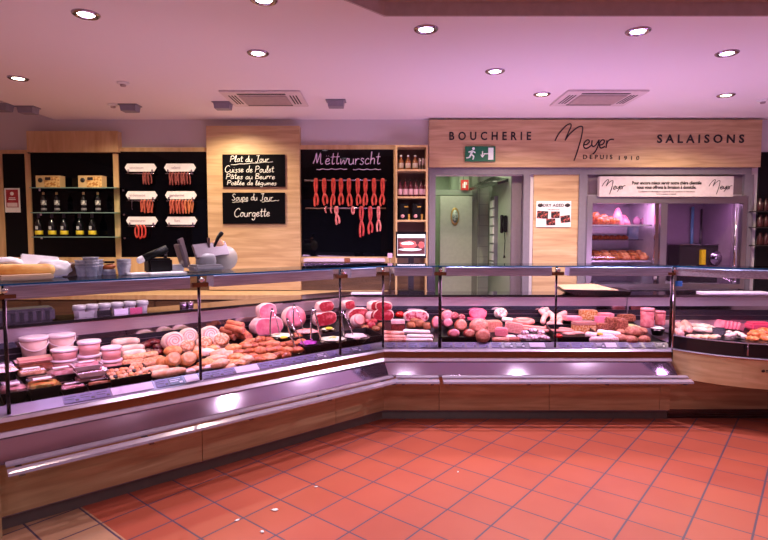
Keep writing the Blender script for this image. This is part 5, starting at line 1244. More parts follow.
pack(87, 371, 28, 8, .14, 'pale lidded meal tray at the top of the stack of three', AL2, on=(93,389), body=TUBW)
block(S_, 37, 374, 34, 15, .14, mat('brown_pack', (.42,.17,.12), .3, col2=(.6,.3,.22), scale=20), 'brown loaf shaped pack with white labels in front of the buckets', 'loaf_pack', 'pack', bev=.02, top=TUBP)
for i, (a, b, c, d, m_) in enumerate(((114,343,136,341.5,PALE),(122,350,141,348,PALE),(126,355,142,353,PALE))):
    roll(S_, a, b, c, d, 4.2, m_, 'thick pale curved sausage, %s of the three behind the breaded rolls' % ('rear','middle','front')[i], 'pale_sausage', 'sausage', bow=.025, group='thick pale sausages', seed=i)
for i, (u, v, w_) in enumerate(((143,349,14),(152,346,16),(160,350,13),(147,356,14),(157,356,15))):
    lump(S_, u, v, w_, 8, 10, DRED, 'dark red dried meat piece, %s' % ('left','rear middle','right','front left','front right')[i], 'dark_red_meat', 'meat', 70+i, amp=.4, group='dark red dried meat')
tray(S_, 139, 166, 338, 354, .015, 'black tray under the dark red dried meat')
BREAD = mat('breaded', (.72,.36,.18), .6, col2=(.85,.58,.38), scale=60, bump=.7, detail=5)
for i, (a, b, c, d) in enumerate(((126,358.5,142,357),(138,357,155,354.5),(133,366.5,156,363),(124,364,140,361.5),(146,362,160,359))):
    roll(S_, a, b, c, d, 3.8, BREAD, 'golden breaded roll, %s' % ('left rear','right rear','front','left','right')[i], 'breaded_roll', 'roll', group='breaded rolls', seed=i)
tr = tray(S_, 108, 151, 372, 392, .055, 'deep black tray of orange brown bites at the front')
cx0, tt0, tw_, td_, tz0, tz1 = INFO[tr.name]
rnd = random.Random(5); FOLV = mat('dark_olive', (.05,.02,.03), .3)
for i in range(32):
    c_, r_ = i % 8, i // 8
    x = cx0 - tw_*.86 + tw_*1.72*c_/7 + rnd.uniform(-.006,.006); t = tt0 + td_*(.14+.72*r_/3) + rnd.uniform(-.005,.005)
    q = S_.world(x, t, tz0 + (tz1-tz0)*(t-tt0)/td_ + .034); dk_ = i in (9, 21)
    o = MB().lump((rnd.uniform(.017,.024), rnd.uniform(.015,.02), .016), FOLV if dk_ else (GOLDEN, BREAD, CHICK)[(i*7)%3], seed=80+i, amp=.2, sub=2).build('savoury_bite', None, None, q, S_.rot+rnd.uniform(-1,1))
    tag(o, 'small %s bite in the deep black tray, %s row, %s from left' % ('dark' if dk_ else 'orange brown', ('front','second','third','rear')[r_], ORD[c_]), 'snack', 'bites in the deep black tray')
for i, (a, b, c, d) in enumerate(((144,371.5,166,368),(152,378.5,182,373.5),(150,374.5,172,371))):
    roll(S_, a, b, c, d, (4.6,4.6,4)[i], CHICK, 'long golden chicken fillet, %s' % ('rear','front','middle')[i], 'chicken_fillet', 'meat', group='golden chicken fillets', taper=.35, seed=i)
tray(S_, 150, 186, 368, 385, .012, 'black tray under the golden chicken fillets')
# swirled dough rolls at the back
for i, (u, v, w_, h_) in enumerate(((173,350,21,18),(188,345,17,17),(209,344,19,18))):
    disc(S_, u, v, w_, h_, .10, PUFF, PUFF, 'pale round dough roll with a spiral, %s at the back' % ('left one','middle one','right one')[i], 'dough_roll', 'pastry', group='pale dough rolls', spiral=TUBP, tilt=14, dz=.03)
for i, (u, v, w_, h_) in enumerate(((186,352,16,12),(204,349,15,12.5),(220,347,17.5,14))):
    disc(S_, u, v, w_, h_, .08, PUFF, STUFF, 'stuffed pastry with an orange cut face, %s' % ('left one','middle one','right one')[i], 'stuffed_pastry', 'pastry', group='stuffed pastries', tilt=16, dz=.02)
for i, (u, v, w_, h_) in enumerate(((173,355,18,11),(162,366,11,11),(173,367,14.5,14),(187.5,366,15.5,13.5),(196,359,13,10))):
    (lump(S_, u, v, w_, h_, w_, GOLDEN, 'golden domed bun, %s' % ('rear one','leftmost one','','','right rear one')[i], 'golden_bun', 'pastry', 90+i, amp=.06, group='golden buns', dz=.02) if i not in (2,3) else
     disc(S_, u, v, w_, h_, .09, GOLDEN, mat('bun_crumb', (.80,.48,.26), .6, col2=(.86,.62,.42), scale=40, bump=.4), 'halved golden bun showing its crumb, %s one' % ('left','right')[i-2], 'halved_bun', 'pastry', group='halved golden buns', tilt=25, dz=.025))
tray(S_, 180, 198, 350, 368, .03, 'small black tray under the halved buns')
tray(S_, 163, 232, 338, 351, .012, 'long black tray under the stuffed pastries')
lt = [(196,353,20,8),(206,356,20,8),(191,358,14,6),(218,349,24,8),(222,355,20,7),(212,352,20,8),(196,371,17,6),(205,368,14,6),(188,374,15,6),(216,362,24,8),(224,366,18,7),(211,369,18,6)]
for i, (u, v, w_, h_) in enumerate(lt):
    lump(S_, u, v, w_, h_, 10, (CHICK, PALE, WHITEF)[i%3], 'pale cooked meat piece by the second post, %s from the left in the %s' % (ORD[i % 6], ('rear rows','front rows')[i//6]), 'pale_meat_piece', 'meat', 100+i, amp=.22, group='pale cooked meat pieces', rz=rnd.uniform(-.5,.3), boxy=.85)
tray(S_, 186, 232, 352, 377, .010, 'black tray under the pale cooked meat pieces')
# light golden pieces then the dark fried heap
for i, (u, v, w_, h_) in enumerate(((210,352,20,9),(219,357,20,9),(233,351,20,8),(229,358,18,9),(206,366,22,8),(219,369,22,9),(232,366,20,8),(244,369,18,7),(236,360,16,8),(228,372,18,6),(241,374,14,5),(246,364,15,8))):
    lump(S_, u, v, w_, h_, 12, (GOLDEN, CHICK)[i%2], 'golden roast meat piece right of the second post, %s' % ('rear row, '+ORD[i]+' piece' if i < 6 else 'front row, '+ORD[i-6]+' piece'), 'golden_meat_piece', 'meat', 120+i, amp=.2, group='golden roast pieces', rz=rnd.uniform(-.5,.4), dz=.012*(i%3))
BROWNM2 = mat('fried_meat_light', (.62,.24,.10), .45, col2=(.74,.40,.22), scale=24, bump=.5, detail=5, coat=.2)
k = 0
for row, (va, n_, ua, ub) in enumerate(((343,6,250,298),(349,7,245,300),(355,7,240,296),(361,7,236,286),(366,4,240,268))):
    for j in range(n_):
        u = ua + (ub-ua)*j/(n_-1) + rnd.uniform(-1.5,1.5); v = va - (j/(n_-1))*3 + rnd.uniform(-1,1)
        lump(S_, u, v, rnd.uniform(11,18), rnd.uniform(6,9), 9, BROWNM2 if k % 3 == 0 else BROWNM, 'dark fried meat piece in the heap, %s row, %s from left' % (('rear','second','middle','fourth','front')[row], ORD[j]), 'fried_meat_piece', 'meat', 140+k, amp=.22, group='dark fried meat heap', rz=rnd.uniform(-.8,.6), dz=.02 if row in (1,2) else .006); k += 1
tray(S_, 232, 303, 341, 371, .010, 'wide black tray under the dark fried meat')
# doner-like rolls
for i, (a, b, c, d, dz) in enumerate(((222,334,235,337,.0),(225,330,240,334,.03),(231,333,246,337,.0),(226,327,244,331,.07),(221,330,233,332,.04),(240,330,249,337,.03),(228,323,243,326,.09))):
    roll(S_, a, b, c, d, 3.6, mat('roast_roll_skin', (.55,.18,.09), .45, col2=(.70,.32,.2), scale=26, bump=.4), 'brown cylindrical roast roll, %s' % ('bottom left','middle left','bottom right','upper middle','far left','right end','topmost')[i], 'roast_roll', 'roll', dz=dz, group='stacked roast rolls', seed=i, cap=PATE, ends=False)
tray(S_, 220, 252, 326, 341, .010, 'black tray under the roast rolls')
# hams
ham(S_, 267, 334, 34, 19, .18, 'large pink ham with a pale rind, bottom of the ham stack', FAT, HAMP, 7)
ham(S_, 266, 318, 20, 16, .15, 'smaller pink ham standing on the large ham', FAT, HAMP, 8, on=(267,334))
disc(S_, 293.5, 329, 25, 23, .09, FAT, HAMP, 'large round pink ham standing right of the ham stack', 'round_ham', 'ham', tilt=10)
p = S_.deck(267, 335); lumpo = MB().lathe([(0,0),(.17,0),(.185,.012),(.18,.014),(.165,.005),(0,.005)], None, 32).build('ham_plate', BLACKP, None, (p.x, p.y+.04, p.z+.005)); tag(lumpo, 'round dark plate under the ham stack', 'plate')
# beef joints
for i, (u, v, w_, h_, dz, lab) in enumerate(((324,325,27,15,0,'large raw beef joint behind the white salad, bottom of the left pair'),(324.5,311,19,11,(324,325),'smaller raw beef piece on the left pair'),
    (356.5,320,26,13,0,'long raw beef joint right of the third post'),(348,308.5,13,9,(356.5,320),'small raw beef block on the joint right of the third post'),(375,320,20,11,0,'raw beef joint at the corner of the counters, bottom one'),(375,310,17,10,(375,320),'raw beef piece at the corner of the counters, top one'))):
    ham(S_, u, v, w_, h_, .13, lab, FAT, RAW, 30+i, name='beef_joint', cat='meat', on=dz or None, group='raw beef joints')
disc(S_, 357.5, 327, 15, 13, .07, FAT, mat('pale_pink_cut', (.80,.36,.36), .4, col2=(.86,.5,.48), scale=20), 'pale pink round cut leaning on the long beef joint', 'round_cut', 'meat', tilt=20)
for i, (u, v, w_, h_) in enumerate(((365,330,8,6),(371,328,9,8),(376,331,8,6),(373,323,8,5),(381,328,7,6),(366,323,6,5))):
    lump(S_, u, v, w_, h_, 8, (RINDB, RAW)[i%2], 'small %s meat chunk near the corner post, %s' % (('smoked','raw')[i%2], ORD[i]+' from the left'), 'meat_chunk', 'meat', 200+i, amp=.3, group='small meat chunks at the corner')
# salads
tray(S_, 305, 383, 337, 354, .06, 'long deep black salad tray rim along the front right of the left counter')
bowl(S_, 282, 341, 25, 10, BLACKP, SALADW, 'black bowl of white salad right of the fried meat', seed=2, heap=.5)
bowl(S_, 307, 349, 23, 11, BLACKP, SALADP, 'black bowl of purple cabbage salad', seed=3, heap=.5)
bowl(S_, 307, 337, 26, 10, BLACKP, SALADK, 'black bowl of pink sausage salad behind the purple one', seed=4, heap=.6)
bowl(S_, 333, 345, 28, 11, BLACKP, SALADW, 'black bowl of white salad with a yellow dab by the third post', seed=5, heap=.5)
bowl(S_, 328, 333, 15, 7, BLACKP, SALADW, 'small black bowl of pale salad behind the third post bowl', seed=6, heap=.5)
bowl(S_, 356, 342, 27, 11, BLACKP, mat('pale_filling', (.86,.72,.70), .5, bump=.5, scale=60), 'black bowl of pale salad right of the third post', seed=7, heap=.5)
for (u, v, l) in ((284,338.5,'on the left white salad'),(333,339,'on the third post salad'),(329,329.5,'on the small pale salad')):
    lump(S_, u, v, 8, 3, 7, SALADY, 'dab of yellow salad ' + l, 'yellow_garnish', 'garnish', int(u), dz=.055, group='yellow salad dabs')
def tongs(u, v, lean, lab, u_top, v_top):
    p = S_.deck(u, v, .05); s = px(p); h = (v - v_top)/s; dx = (u_top - u)/s
    e = empty('serving_tongs', p, 0, lab, 'tongs', 'steel serving tongs')
    top = Vector((dx, lean, h)); side = Vector((.028, 0, 0))
    for sg, nm in ((-1,'arm'),(1,'arm')):
        mb = MB(); a = top; m1 = top*.55 + side*sg*1.0; b = side*sg*1.5
        mb.tube([a, a*.9+side*sg*.35, m1, b*.95+top*.08, b*.7], [.0055,.007,.007,.008,.009], n=8, flat=.5); mb.build(nm, CHROME, e)
    MB().lathe([(0,-.006),(.010,-.006),(.010,.006),(0,.006)], None, 10, M=Matrix.Translation(top)).build('hinge', STEELD, e)
tongs(275, 335, .02, 'steel tongs standing in the left white salad', 272, 309)
tongs(300, 347, .02, 'steel tongs standing in the purple salad, leaning left', 287, 319)
tongs(299, 332, .03, 'steel tongs standing in the pink salad before the round ham', 294, 305)
tongs(316, 341, .02, 'steel tongs leaning between the purple and white salads', 313, 308)
tongs(349, 337, .02, 'steel tongs standing in the salad right of the third post', 342, 311)

# ------------------------------------------------ goods in the rounded counter
class RSec(Sec):
    def deck(s, u, v, dz=0.0): return onZ(u, v, .657 + dz)
RS = RSec(0.0); S_ = RS
for i, (a, b, c, d) in enumerate(((677,324,684,331),(680,331,688,325),(684,322,689,330),(676,331,681,334))):
    roll(S_, a, b, c, d, 3.4, mat('pink_white_sausage', (.85,.48,.42), .35), 'plump pink sausage at the left end of the rounded counter, %s' % ('rear left','front right','rear right','front left')[i], 'plump_sausage', 'sausage', group='plump sausages in the rounded counter', seed=i, dz=.01*i)
for i, (a, b, c, d) in enumerate(((690,325,706,327.5),(692,329,708,330.5),(700,325,715,329),(705,330.5,718,331.5))):
    roll(S_, a, b, c, d, 2.8, mat('salmon_fillet', (.88,.56,.48), .4, col2=(.92,.74,.68), scale=16), 'pale pink fillet behind the black card, %s' % ('rear left','front left','rear right','front right')[i], 'pink_fillet', 'meat', taper=.4, group='pale pink fillets', seed=i)
for i in range(7):
    lump(S_, 691+i*4.2, 337.5+(i%2)*1.2, 8, 3.6, 9, (PALE, CHICK)[i%2], 'orange pink meat piece at the front of the rounded counter, %s from the left' % ORD[i], 'small_meat_piece', 'meat', 300+i, group='orange pink pieces in the rounded counter', amp=.25)
tray(MID, 500, 501, 330, 331, .001, 'x') if False else None
for i in range(5):
    block(S_, 726+i*3.8, 329.5+i*.3, 7, 8.5-i*.3, .12, HAMP, 'pink ham slice leaning in the row behind the white balls, %s from the left' % ORD[i], 'ham_slice', 'ham', tilt=18, group='leaning pink ham slices', bev=.004, rz=.3)
for i, (u, v) in enumerate(((729,334),(733,336),(737,334.5),(741,336),(728,337),(744,338))):
    lump(S_, u, v, 6, 4.2, 6, WHITEF, 'small white meat ball, %s from the left' % ORD[i], 'white_ball', 'meatball', 310+i, group='small white balls', amp=.08)
o = MB().box(-.06,0,0,.06,.004,.075, BLACKP, M=Matrix.Rotation(rad(-25),4,'X')).build('price_card', None, None, S_.deck(720, 335)); tag(o, 'black price card standing before the pink fillets', 'card')
for i, (u, v, w_, h_) in enumerate(((756,338,16,9),(764,336,16,10),(752,341,10,6),(768,341,14,8))):
    lump(S_, u, v, w_, h_, 14, mat('orange_roast', (.62,.20,.06), .4, col2=(.80,.42,.2), scale=20, bump=.4, coat=.3), 'orange roast piece at the right end of the rounded counter, %s' % ('middle','rear','front left','front right')[i], 'roast_piece', 'meat', 320+i, amp=.2, group='orange roast pieces')
block(S_, 763, 331, 22, 8, .14, mat('hot_pink', (.85,.18,.30), .35), 'hot pink ham behind the orange roast', 'ham_block', 'ham', bev=.02)
for i, (u0, u1, v) in enumerate(((674,690,336),(692,724,340),(726,748,341),(748,776,344))):
    a = onZ(u0, v, .657); b = onZ(u1, v, .657); 
    o = MB().box(-(b.x-a.x)/2, 0, 0, (b.x-a.x)/2, .24, .008, bev=.003).build('display_tray', BLACKP, None, ((a.x+b.x)/2, a.y, .6555)); tag(o, 'flat black tray in the rounded counter, %s from the left' % ORD[i], 'tray')
o = None

FOODG = 1.0
# ================================================================== THINGS ON AND BEHIND THE COUNTERS
TOPZ = 1.348
def top_at(u, t=.2):
    p = LEFT.at_t(u, t); return Vector((p.x, p.y, TOPZ))
# baguettes, bags, clear boxes on the left counter's glass top
p = top_at(18, .26); o = MB().tube([(-.30,0,.05),(-.15,0,.052),(.0,0,.052),(.16,0,.05)], [.035,.04,.04,.036], None, n=14, round_ends=True).build('bread_loaf', mat('bread_crust', (.70,.30,.05), .5, col2=(.85,.50,.14), scale=9, bump=.3), None, p, TH); tag(o, 'long orange crusted loaf on the glass top at the far left', 'bread')
def clear_box(u, t, w, d, h, lab, m=CLEARP, n=1):
    p = top_at(u, t); e = empty('clear_box', p, TH, lab, 'box', 'clear plastic boxes on the glass top')
    for k in range(n): 
        MB().box(-w/2+.002*k, -d/2, h*k/n, w/2-.002*k, d/2, h*(k+1)/n-.003, bev=.008).build('shell', m, e)
CLP2 = mat('frosted_plastic', (.50,.50,.55), .15, spec=.8, col2=(.36,.36,.42), scale=30)
clear_box(27, .20, .26, .12, .035, 'flat frosted box under the orange loaf', mat('frosted_beige', (.70,.52,.36), .3))
p = top_at(40, .36); e = empty('paper_bag', p, TH, 'flat white paper bag leaning up behind the orange loaf', 'bag')
MB().box(-.10,-.01,.06,.10,.01,.15, bev=.006, M=Matrix.Rotation(rad(-28),4,'X') @ Matrix.Rotation(rad(8),4,'Y')).build('sheet', PAPER, e); MB().box(-.07,-.03,0,.07,.03,.07,bev=.01).build('folded_base', PAPER, e)
p = top_at(54, .34); o = MB().lump((.10,.05,.055), PAPER, seed=3, amp=.3, sub=3, flat_bottom=-.05, c=(0,0,.05)).build('crumpled_bag', None, None, p, TH); tag(o, 'crumpled white bag beside the flat paper bag', 'bag')
p = top_at(67, .36); o = MB().lump((.07,.05,.05), mat('brown_paper', (.16,.08,.04), .6), seed=8, amp=.35, sub=3, flat_bottom=-.045, c=(0,0,.045)).build('brown_bag', None, None, p, TH); tag(o, 'small crumpled brown bag left of the clear cup stacks', 'bag')
def cups(u, t, n, lab, r=.045):
    p = top_at(u, t); e = empty('stacked_clear_tubs', p, TH, lab, 'tub', 'stacks of clear tubs')
    for k in range(n): MB().lathe([(r*.75,.0+k*.018),(r*.95,.06+k*.018),(r*1.0,.062+k*.018),(r*1.0,.066+k*.018),(r*.9,.066+k*.018)], None, 20).build('tub', CLP2, e)
cups(84, .30, 3, 'clear tub stack on the glass top, left one', .046); cups(92, .28, 4, 'clear tub stack on the glass top, second from the left', .048); cups(97, .34, 3, 'clear tub stack on the glass top, third from the left', .045); cups(125, .30, 3, 'clear tub stack on the glass top near the roll holder', .045)
p = top_at(110, .36); e = empty('sauce_jar', p, TH, 'small jar of orange sauce between the clear tub stacks', 'jar'); MB().lathe([(0,0),(.04,0),(.04,.035),(0,.035)], None, 18).build('glass_jar', CLP2, e); MB().lump((.045,.03,.022), mat('sauce',(.5,.12,.02),.5), c=(0,0,.05), amp=.4, sub=2).build('sauce', None, e); MB().box(-.03,-.02,.075,.03,.02,.088).build('lid', BLACKP, e)
p = top_at(7, .38); o = MB().lump((.09,.05,.03), PAPER, seed=12, amp=.2, sub=3, flat_bottom=-.028, c=(0,0,.028)).build('folded_napkins', None, None, (p.x,p.y,p.z+.07), TH); tag(o, 'folded white napkins at the far left edge on the loaf box', 'napkins')
p = top_at(5, .38); o = MB().box(-.08,-.05,0,.08,.05,.078,bev=.006).build('napkin_box', BLACKP, None, p, TH); tag(o, 'dark box under the napkins at the far left', 'box')
# paper sheets
for i, (u0, u1, t0) in enumerate(((132,150,.16),(152,188,.10))):
    a, b = top_at(u0, t0), top_at(u1, t0); o = MB().box(0,0,0,(b-a).length,.12,.012,bev=.003).build('paper_stack', PAPER, None, a, TH); tag(o, 'white wrapping paper stack on the glass top, %s' % ('left of the scale','under the slicer')[i], 'paper', 'wrapping paper stacks')
# roll holder / label printer
p = top_at(158, .34); e = empty('paper_roll_holder', p, TH, 'black paper roll holder with a white knob beside the meat slicer', 'roll holder')
MB().box(-.07,-.05,0,.09,.06,.10,bev=.012).build('body', BLACKP, e)
MB().tube([(-.095,-.02,.10),(.06,-.02,.165)], .026, n=16).build('roll', BLACK, e); MB().tube([(-.118,-.02,.090),(-.098,-.02,.099)], .024, n=16, round_ends=True).build('knob', WHITE, e)
MB().tube([(-.08,.0,.09),(-.08,-.02,.12)], .012).build('arm', STEELD, e); MB().tube([(.055,0,.09),(.06,-.02,.165)], .012).build('arm', STEELD, e)
p = top_at(176, .38); o = MB().box(-.05,-.04,0,.05,.04,.05,bev=.006).build('tissue_box', PAPER, None, p, TH); tag(o, 'small white box between the roll holder and the slicer', 'box')
# slicer
SLC = mat('slicer_grey', (.22,.18,.21), .3, metal=.6)
p = top_at(207, .36); e = empty('meat_slicer', p, TH, 'grey meat slicer with angled plates on the glass top before the oak pillar', 'slicer')
MB().box(-.12,-.10,.0,.10,.08,.045,bev=.015).build('base', GREYP, e)
MB().lump((.07,.06,.06), GREYP, amp=.05, boxy=.7, sub=3, c=(.0,0,.07)).build('motor', None, e)
MB().box(-.13,-.012,0,.13,.012,.11,SLC, bev=.004, M=Matrix.Translation((.04,-.03,.10)) @ Matrix.Rotation(rad(-26),4,'X') @ Matrix.Rotation(rad(-6),4,'Y')).build('carriage_plate', None, e)
MB().box(-.045,-.008,0,.045,.008,.20,SLC, bev=.003, M=Matrix.Translation((-.14,.0,.04)) @ Matrix.Rotation(rad(-14),4,'Y') @ Matrix.Rotation(rad(50),4,'Z')).build('gauge_plate', None, e)
MB().box(-.01,-.05,0,.012,.05,.17,SLC, bev=.004, M=Matrix.Translation((-.17,-.02,.03)) @ Matrix.Rotation(rad(-16),4,'Y')).build('guide', None, e)
MB().lathe([(0,-.01),(.085,-.01),(.092,0),(.085,.012),(.0,.016)], None, 28, M=Matrix.Translation((.165,.02,.085)) @ Matrix.Rotation(pi/2,4,'X')).build('blade_disc', mat('pale_disc',(.48,.42,.36),.35), e)
MB().tube([(.06,0,.17),(.095,0,.24),(.12,0,.27)], [.010,.014,.018], n=10, round_ends=True).build('knob_handle', BLACKP, e)
MB().box(.015,-.01,.15,.028,.01,.24,STEEL).build('pusher', None, e); MB().lump((.05,.02,.04), CHICK, seed=4, amp=.1, sub=2, c=(.10,.01,.19)).build('meat_rest', None, e)
# ledge things of the left counter (seen below the lamp housings)
def ledge_at(u, t=1.0): p = LEFT.at_t(u, t); return Vector((p.x, p.y, 1.001))
p = ledge_at(24, .97); e = empty('dark_crate', p, TH, 'dark plum plastic crate on the staff ledge at the far left', 'crate')
MB().box(-.17,-.09,.0,.17,.09,.10,bev=.015).build('crate_body', DARKPURPLE, e)
for k in range(6): MB().box(-.14+k*.05,-.096,.02,-.115+k*.05,-.09,.08).build('rib', BLACKP, e)
for i in range(6):
    u = 79 + i*12.6; p = ledge_at(u, 1.02); e = empty('white_cup', p, TH, 'white cup in the row under the lamp housing, %s from the left' % ORD[i], 'cup', 'row of white cups on the staff ledge')
    MB().lathe([(0,0),(.034,0),(.044,.085),(.040,.085),(.031,.005),(0,.005)], None, 20).build('cup_body', mat('shaded_white_cup', (.42,.38,.42), .4), e); MB().lathe([(.0455,.05),(.0465,.05),(.0475,.075),(.0465,.075)], None, 20).build('cup_band', GREYP, e)  # white cups greyed in colour for the shade under the lamp housing
for i, (u, w_, m_) in enumerate(((86,.10,GREYP),(104,.10,BLACKP),(121,.10,LABELW),(136,.09,mat('magenta_card',(.4,.05,.14),.5)))):
    p = ledge_at(u, .94); o = MB().box(-w_/2,0,0,w_/2,.004,.042).build('ledge_card', m_, None, p, TH); tag(o, '%s card standing before the white cups' % ('grey','black','pale','magenta')[i], 'card')
for i, u in enumerate((183, 190)):
    p = ledge_at(u, 1.0); o = MB().lathe([(0,0),(.028,0),(.03,.05),(0,.05)], None, 16).build('steel_pot', STEEL, None, p, TH); tag(o, 'small steel pot on the staff ledge by the second post, %s one' % ('left','right')[i], 'pot', 'steel pots')
# white board and monitor at the corner
p = onZ(368, 292.5, 1.001); o = MB().box(-.17,-.05,0,.17,.10,.012,bev=.003).build('white_cutting_board', mat('lilac_white_board',(.80,.70,.85),.4), None, (p.x,5.56,1.001), 0); tag(o, 'white cutting board on the staff ledge in the corner', 'cutting board')
Ym = 5.72; a = onY(395.8, 258, Ym); b = onY(426.5, 231.5, Ym); cx, czz = (a.x+b.x)/2, (a.z+b.z)/2; hw, hh = (b.x-a.x)/2, (b.z-a.z)/2
e = empty('till_monitor', (cx, Ym, 1.0), 0, 'black till monitor with a bright meat picture left of the doorway', 'monitor'); z0 = czz-1.0
MB().box(-hw,0,z0-hh,hw,.035,z0+hh,bev=.004).build('bezel', BLACKP, e)
MB().box(-hw*.9,-.003,z0-hh*.82,hw*.92,-.001,z0+hh*.78).build('screen', mat('screen_white', (.7,.7,.72), .4, emit=(.85,.82,.88), estr=.9), e)
MB().box(-hw*.88,-.005,z0-hh*.70,hw*.90,-.0032,z0+hh*.52).build('screen_picture', mat('screen_picture', (.02,.02,.02), .4, emit=(.22,.02,.03), estr=.7), e)
def scr(r, c, m, nm, sd): MB().lump(r, m, seed=sd, amp=.3, sub=3, c=c).build(nm, None, e)
scr((hw*.55,.002,hh*.30), (-hw*.2,-.006,z0+.0), mat('screen_meat', (.3,.05,.05), .4, emit=(.62,.12,.12), estr=.8), 'screen_meat', 2)
scr((hw*.4,.002,hh*.12), (-hw*.25,-.0075,z0+hh*.10), mat('screen_white', (.7,.7,.72), .4), 'screen_fat', 5); scr((hw*.2,.002,hh*.25), (hw*.66,-.006,z0-.0), mat('screen_meat', (.3,.05,.05), .4), 'screen_meat', 7)
scr((hw*.7,.002,hh*.10), (-hw*.1,-.0065,z0-hh*.36), mat('screen_white', (.7,.7,.72), .4), 'screen_plate', 9)
MB().box(-.03,.01,.0,.03,.03,z0-hh).build('stand', BLACKP, e); MB().box(-.14,-.06,0,.14,.10,.02,bev=.006).build('stand_base', BLACKP, e)
p = onY(431.5, 248, 5.8); o = MB().box(-.045,0,-.14,.045,.05,.14,bev=.006).build('card_terminal', DARKPURPLE, None, (p.x, 5.82, 1.142)); tag(o, 'dark upright terminal right of the till monitor', 'terminal')
p = onY(390, 255.5, 5.7); e = empty('note_holder', (p.x, 5.70, 1.0), 0, 'small pink note on a thin stand left of the monitor', 'note'); MB().box(-.025,0,p.z-1.0-.025,.025,.004,p.z-1.0+.025).build('note', mat('pink_note',(.6,.36,.45),.6), e); MB().tube([(0,.004,0),(0,.004,p.z-1.0)], .004).build('stand', STEELD, e)
# long pale bar along the bottom of the large panel
p = W(344, 260.5, 6.45); e = empty('pale_wall_bar', (p.x, 6.50, p.z), 0, 'long pale lilac bar under the large black glass panel', 'bar')
hw = 41*6.5/540; MB().box(-hw,0,-.022,hw,.14,.022,bev=.008).build('bar_body', mat('pale_bar',(.62,.52,.66),.35), e); MB().box(.0,-.008,-.026,.07,.0,.026).build('clip', COPPER, e); MB().box(-hw,-.01,-.07,hw*1.05,.12,-.035,bev=.004).build('lower_rail', STEEL, e)
# tray with kraft paper on the middle ledge
x_ = onY(598, 292, 5.40).x; e = empty('serving_board', (x_, 5.40, 1.002), 0, 'dark tray with a sheet of kraft paper on the staff ledge', 'tray')
MB().add([(-.22,.0,0),(.32,.0,0),(.34,.3,0),(-.24,.3,0),(-.36,-.02,.062),(.33,-.02,.045),(.35,.30,.055),(-.36,.30,.07)], [(3,2,1,0),(4,5,6,7),(0,1,5,4),(1,2,6,5),(2,3,7,6),(3,0,4,7)]).build('tray', BLACKP, e)
MB().add([(-.35,-.01,.064),(.20,-.01,.055),(.06,.26,.095),(-.33,.27,.085),(-.35,-.01,.067),(.20,-.01,.058),(.06,.26,.098),(-.33,.27,.088)], [(3,2,1,0),(4,5,6,7),(0,1,5,4),(1,2,6,5),(2,3,7,6),(3,0,4,7)]).build('kraft_paper', mat('kraft',(.66,.40,.26),.8), e)
o = MB().box(-.30,-.08,0,.40,.12,.014,bev=.003).build('white_cutting_board', mat('lilac_white_board',(.80,.70,.85),.4), None, (3.63,5.62,1.001)); tag(o, 'long white cutting board on the ledge of the rounded counter', 'cutting board')

# ------------------------------------------------ inside the cold cabinet
CX, CY = cab.location.x, cab.location.y
def shelf_lump(u, v, w, h, m, lab, name, cat, k, Y, z, group=None, amp=.2, boxy=1.0):
    s = Y/FPX; x = W(u, 0, Y).x; o = MB().lump((w*s/2, w*s/2*.8, h*s/2), m, seed=k, amp=amp, sub=3, boxy=boxy, flat_bottom=-h*s/2*.8).build(name, None, None, (x, Y, z + h*s/2*.8)); tag(o, lab, cat, group)
zs = .95 + SHZ[0]
for i, (u, w_, h_, Y) in enumerate(((596,9,14,6.95),(604,10,12,6.92),(600,9,9,6.85),(610,9,9,6.88),(616,9,8,6.86),(606,8,7,6.82))):
    shelf_lump(u, 0, w_, h_, BROWNM, 'dark roast joint on the upper cabinet shelf, %s' % ('rear left','rear middle','front left','front middle','front right','nearest')[i], 'roast_joint', 'meat', 400+i, Y, zs+.001, 'roast joints in the cold cabinet')
for i, (u, w_, h_) in enumerate(((619,12,17),(627,12,10))):
    s = 6.95/FPX; x = W(u,0,6.95).x; o = MB().lathe([(0,0),(w_*s*.55,0),(w_*s*.5,h_*s*.3),(w_*s*.15,h_*s*.95),(0,h_*s)], None, 9).build('wrapped_ham', HAMP, None, (x, 6.98+i*.05, zs+.001)); tag(o, 'pink cone shaped wrapped ham on the upper cabinet shelf, %s one' % ('tall','low')[i], 'ham')
for i, u in enumerate((637,645,652)):
    shelf_lump(u, 0, 8, 9, mat('wrapped_plum',(.35,.15,.25),.25), 'dim plum wrapped piece on the upper cabinet shelf, %s from the left' % ORD[i], 'wrapped_piece', 'meat', 420+i, 7.1, zs+.001, 'plum wrapped pieces')
zs = .95 + SHZ[2]
ii = 0
for r, (Y, v0) in enumerate(((7.15,0),(7.0,0),(6.85,0))):
    for j in range(6):
        u = 596 + j*9 + r*2; shelf_lump(u, 0, 10, 6, (BROWNM, mat('cabinet_meat_red',(.5,.12,.06),.45,col2=(.7,.28,.16),scale=24,bump=.4))[j%2], 'glazed meat piece on the lower cabinet shelf, %s row, %s from the left' % (('rear','middle','front')[r], ORD[j]), 'glazed_meat', 'meat', 430+ii, Y, zs+.001+.05*(2-r)*.5*(1 if r<2 else 0), 'glazed meat pieces in the cold cabinet', boxy=.9); ii += 1
zs = .95 + SHZ[1]
for j in range(6):
    shelf_lump(595+j*6, 0, 8, 5, BROWNM, 'small dark meat piece on the wire shelf, %s from the left' % ORD[j], 'small_dark_meat', 'meat', 460+j, 7.1, zs+.001, 'meat pieces on the wire shelf')
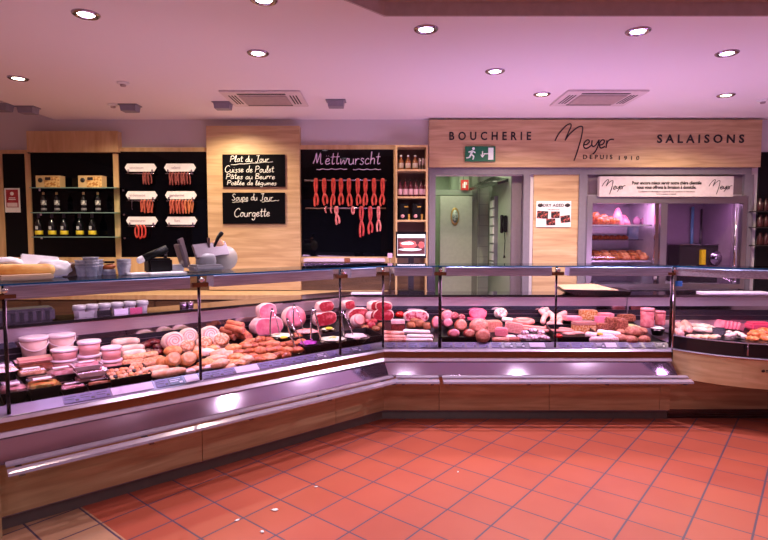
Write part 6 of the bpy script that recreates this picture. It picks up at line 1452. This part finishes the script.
o = MB().box(-.14,0,0,.14,.06,.17,bev=.01).build('blue_white_pack', mat('blue_white',(.35,.5,.7),.4,col2=(.8,.8,.85),scale=6), None, (W(642,0,7.15).x, 7.2, zs+.002)); tag(o, 'blue and white pack standing on the wire shelf', 'pack')
# machine in the dark half
x = W(714, 0, 7.1).x; zf = .95+.031
e = empty('steel_mincer', (x, 7.12, zf), 0, 'dim steel mincer with a round head in the dark half of the cold cabinet', 'mincer')
MB().box(-.42,0,0,.30,.30,.50,bev=.01).build('housing', mat('mincer_dark',(.05,.035,.05),.35,metal=.6), e)
MB().lathe([(0,0),(.085,0),(.095,.02),(.09,.05),(.055,.06),(.05,.09),(0,.09)], None, 24, M=Matrix.Translation((.05,0,.33)) @ Matrix.Rotation(pi/2,4,'X')).build('round_head', STEEL, e)
MB().box(-.155,-.05,.24,-.10,0,.44).build('yellow_bar', mat('signal_yellow',(.75,.5,.01),.4), e); MB().lathe([(0,0),(.03,0),(.03,.04),(0,.04)], None, 16, M=Matrix.Translation((.2,0,.36)) @ Matrix.Rotation(pi/2,4,'X')).build('dial', STEELD, e)
MB().box(-.42,-.02,.50,.35,.34,.515).build('top_plate', STEEL, e)
for i, (u, m_) in enumerate(((695, mat('cyan_pipe',(.12,.28,.45),.3)), (704, STEELD), (718, mat('pale_pipe',(.38,.36,.42),.3)), (726, STEELD))):
    x = W(u, 0, 7.4).x; o = MB().tube([(x, 7.45, .985),(x, 7.45, 2.0-i*.03)], (.02,.012,.035,.02)[i], n=10).build('pipe', m_); tag(o, '%s upright pipe in the dark half of the cold cabinet' % ('cyan','thin dark','broad pale','right hand dark')[i], 'pipe')
for o in list(bpy.data.objects):
    if o.type == 'MESH' and o.data.users == 0: pass

# scraps of paper on the tiles
for i, (u, v, w_) in enumerate(((275,510,.022),(237,520.5,.016),(262,532,.016),(316,487,.012),(458,472,.010))):
    q = onZ(u, v, .001); o = MB().lump((w_, w_*.6, .003), PAPER, seed=i+2, amp=.5, sub=2, c=(0,0,.002)).build('paper_scrap', None, None, q, i*1.1)
    tag(o, ('largest white paper scrap on the red tiles','small white scrap on the tiles left of the largest','small white scrap on the tiles nearest the camera','tiny white scrap on the tiles nearest the left counter','tiny white scrap on the tiles before the middle counter')[i], 'scrap', 'paper scraps on the floor')
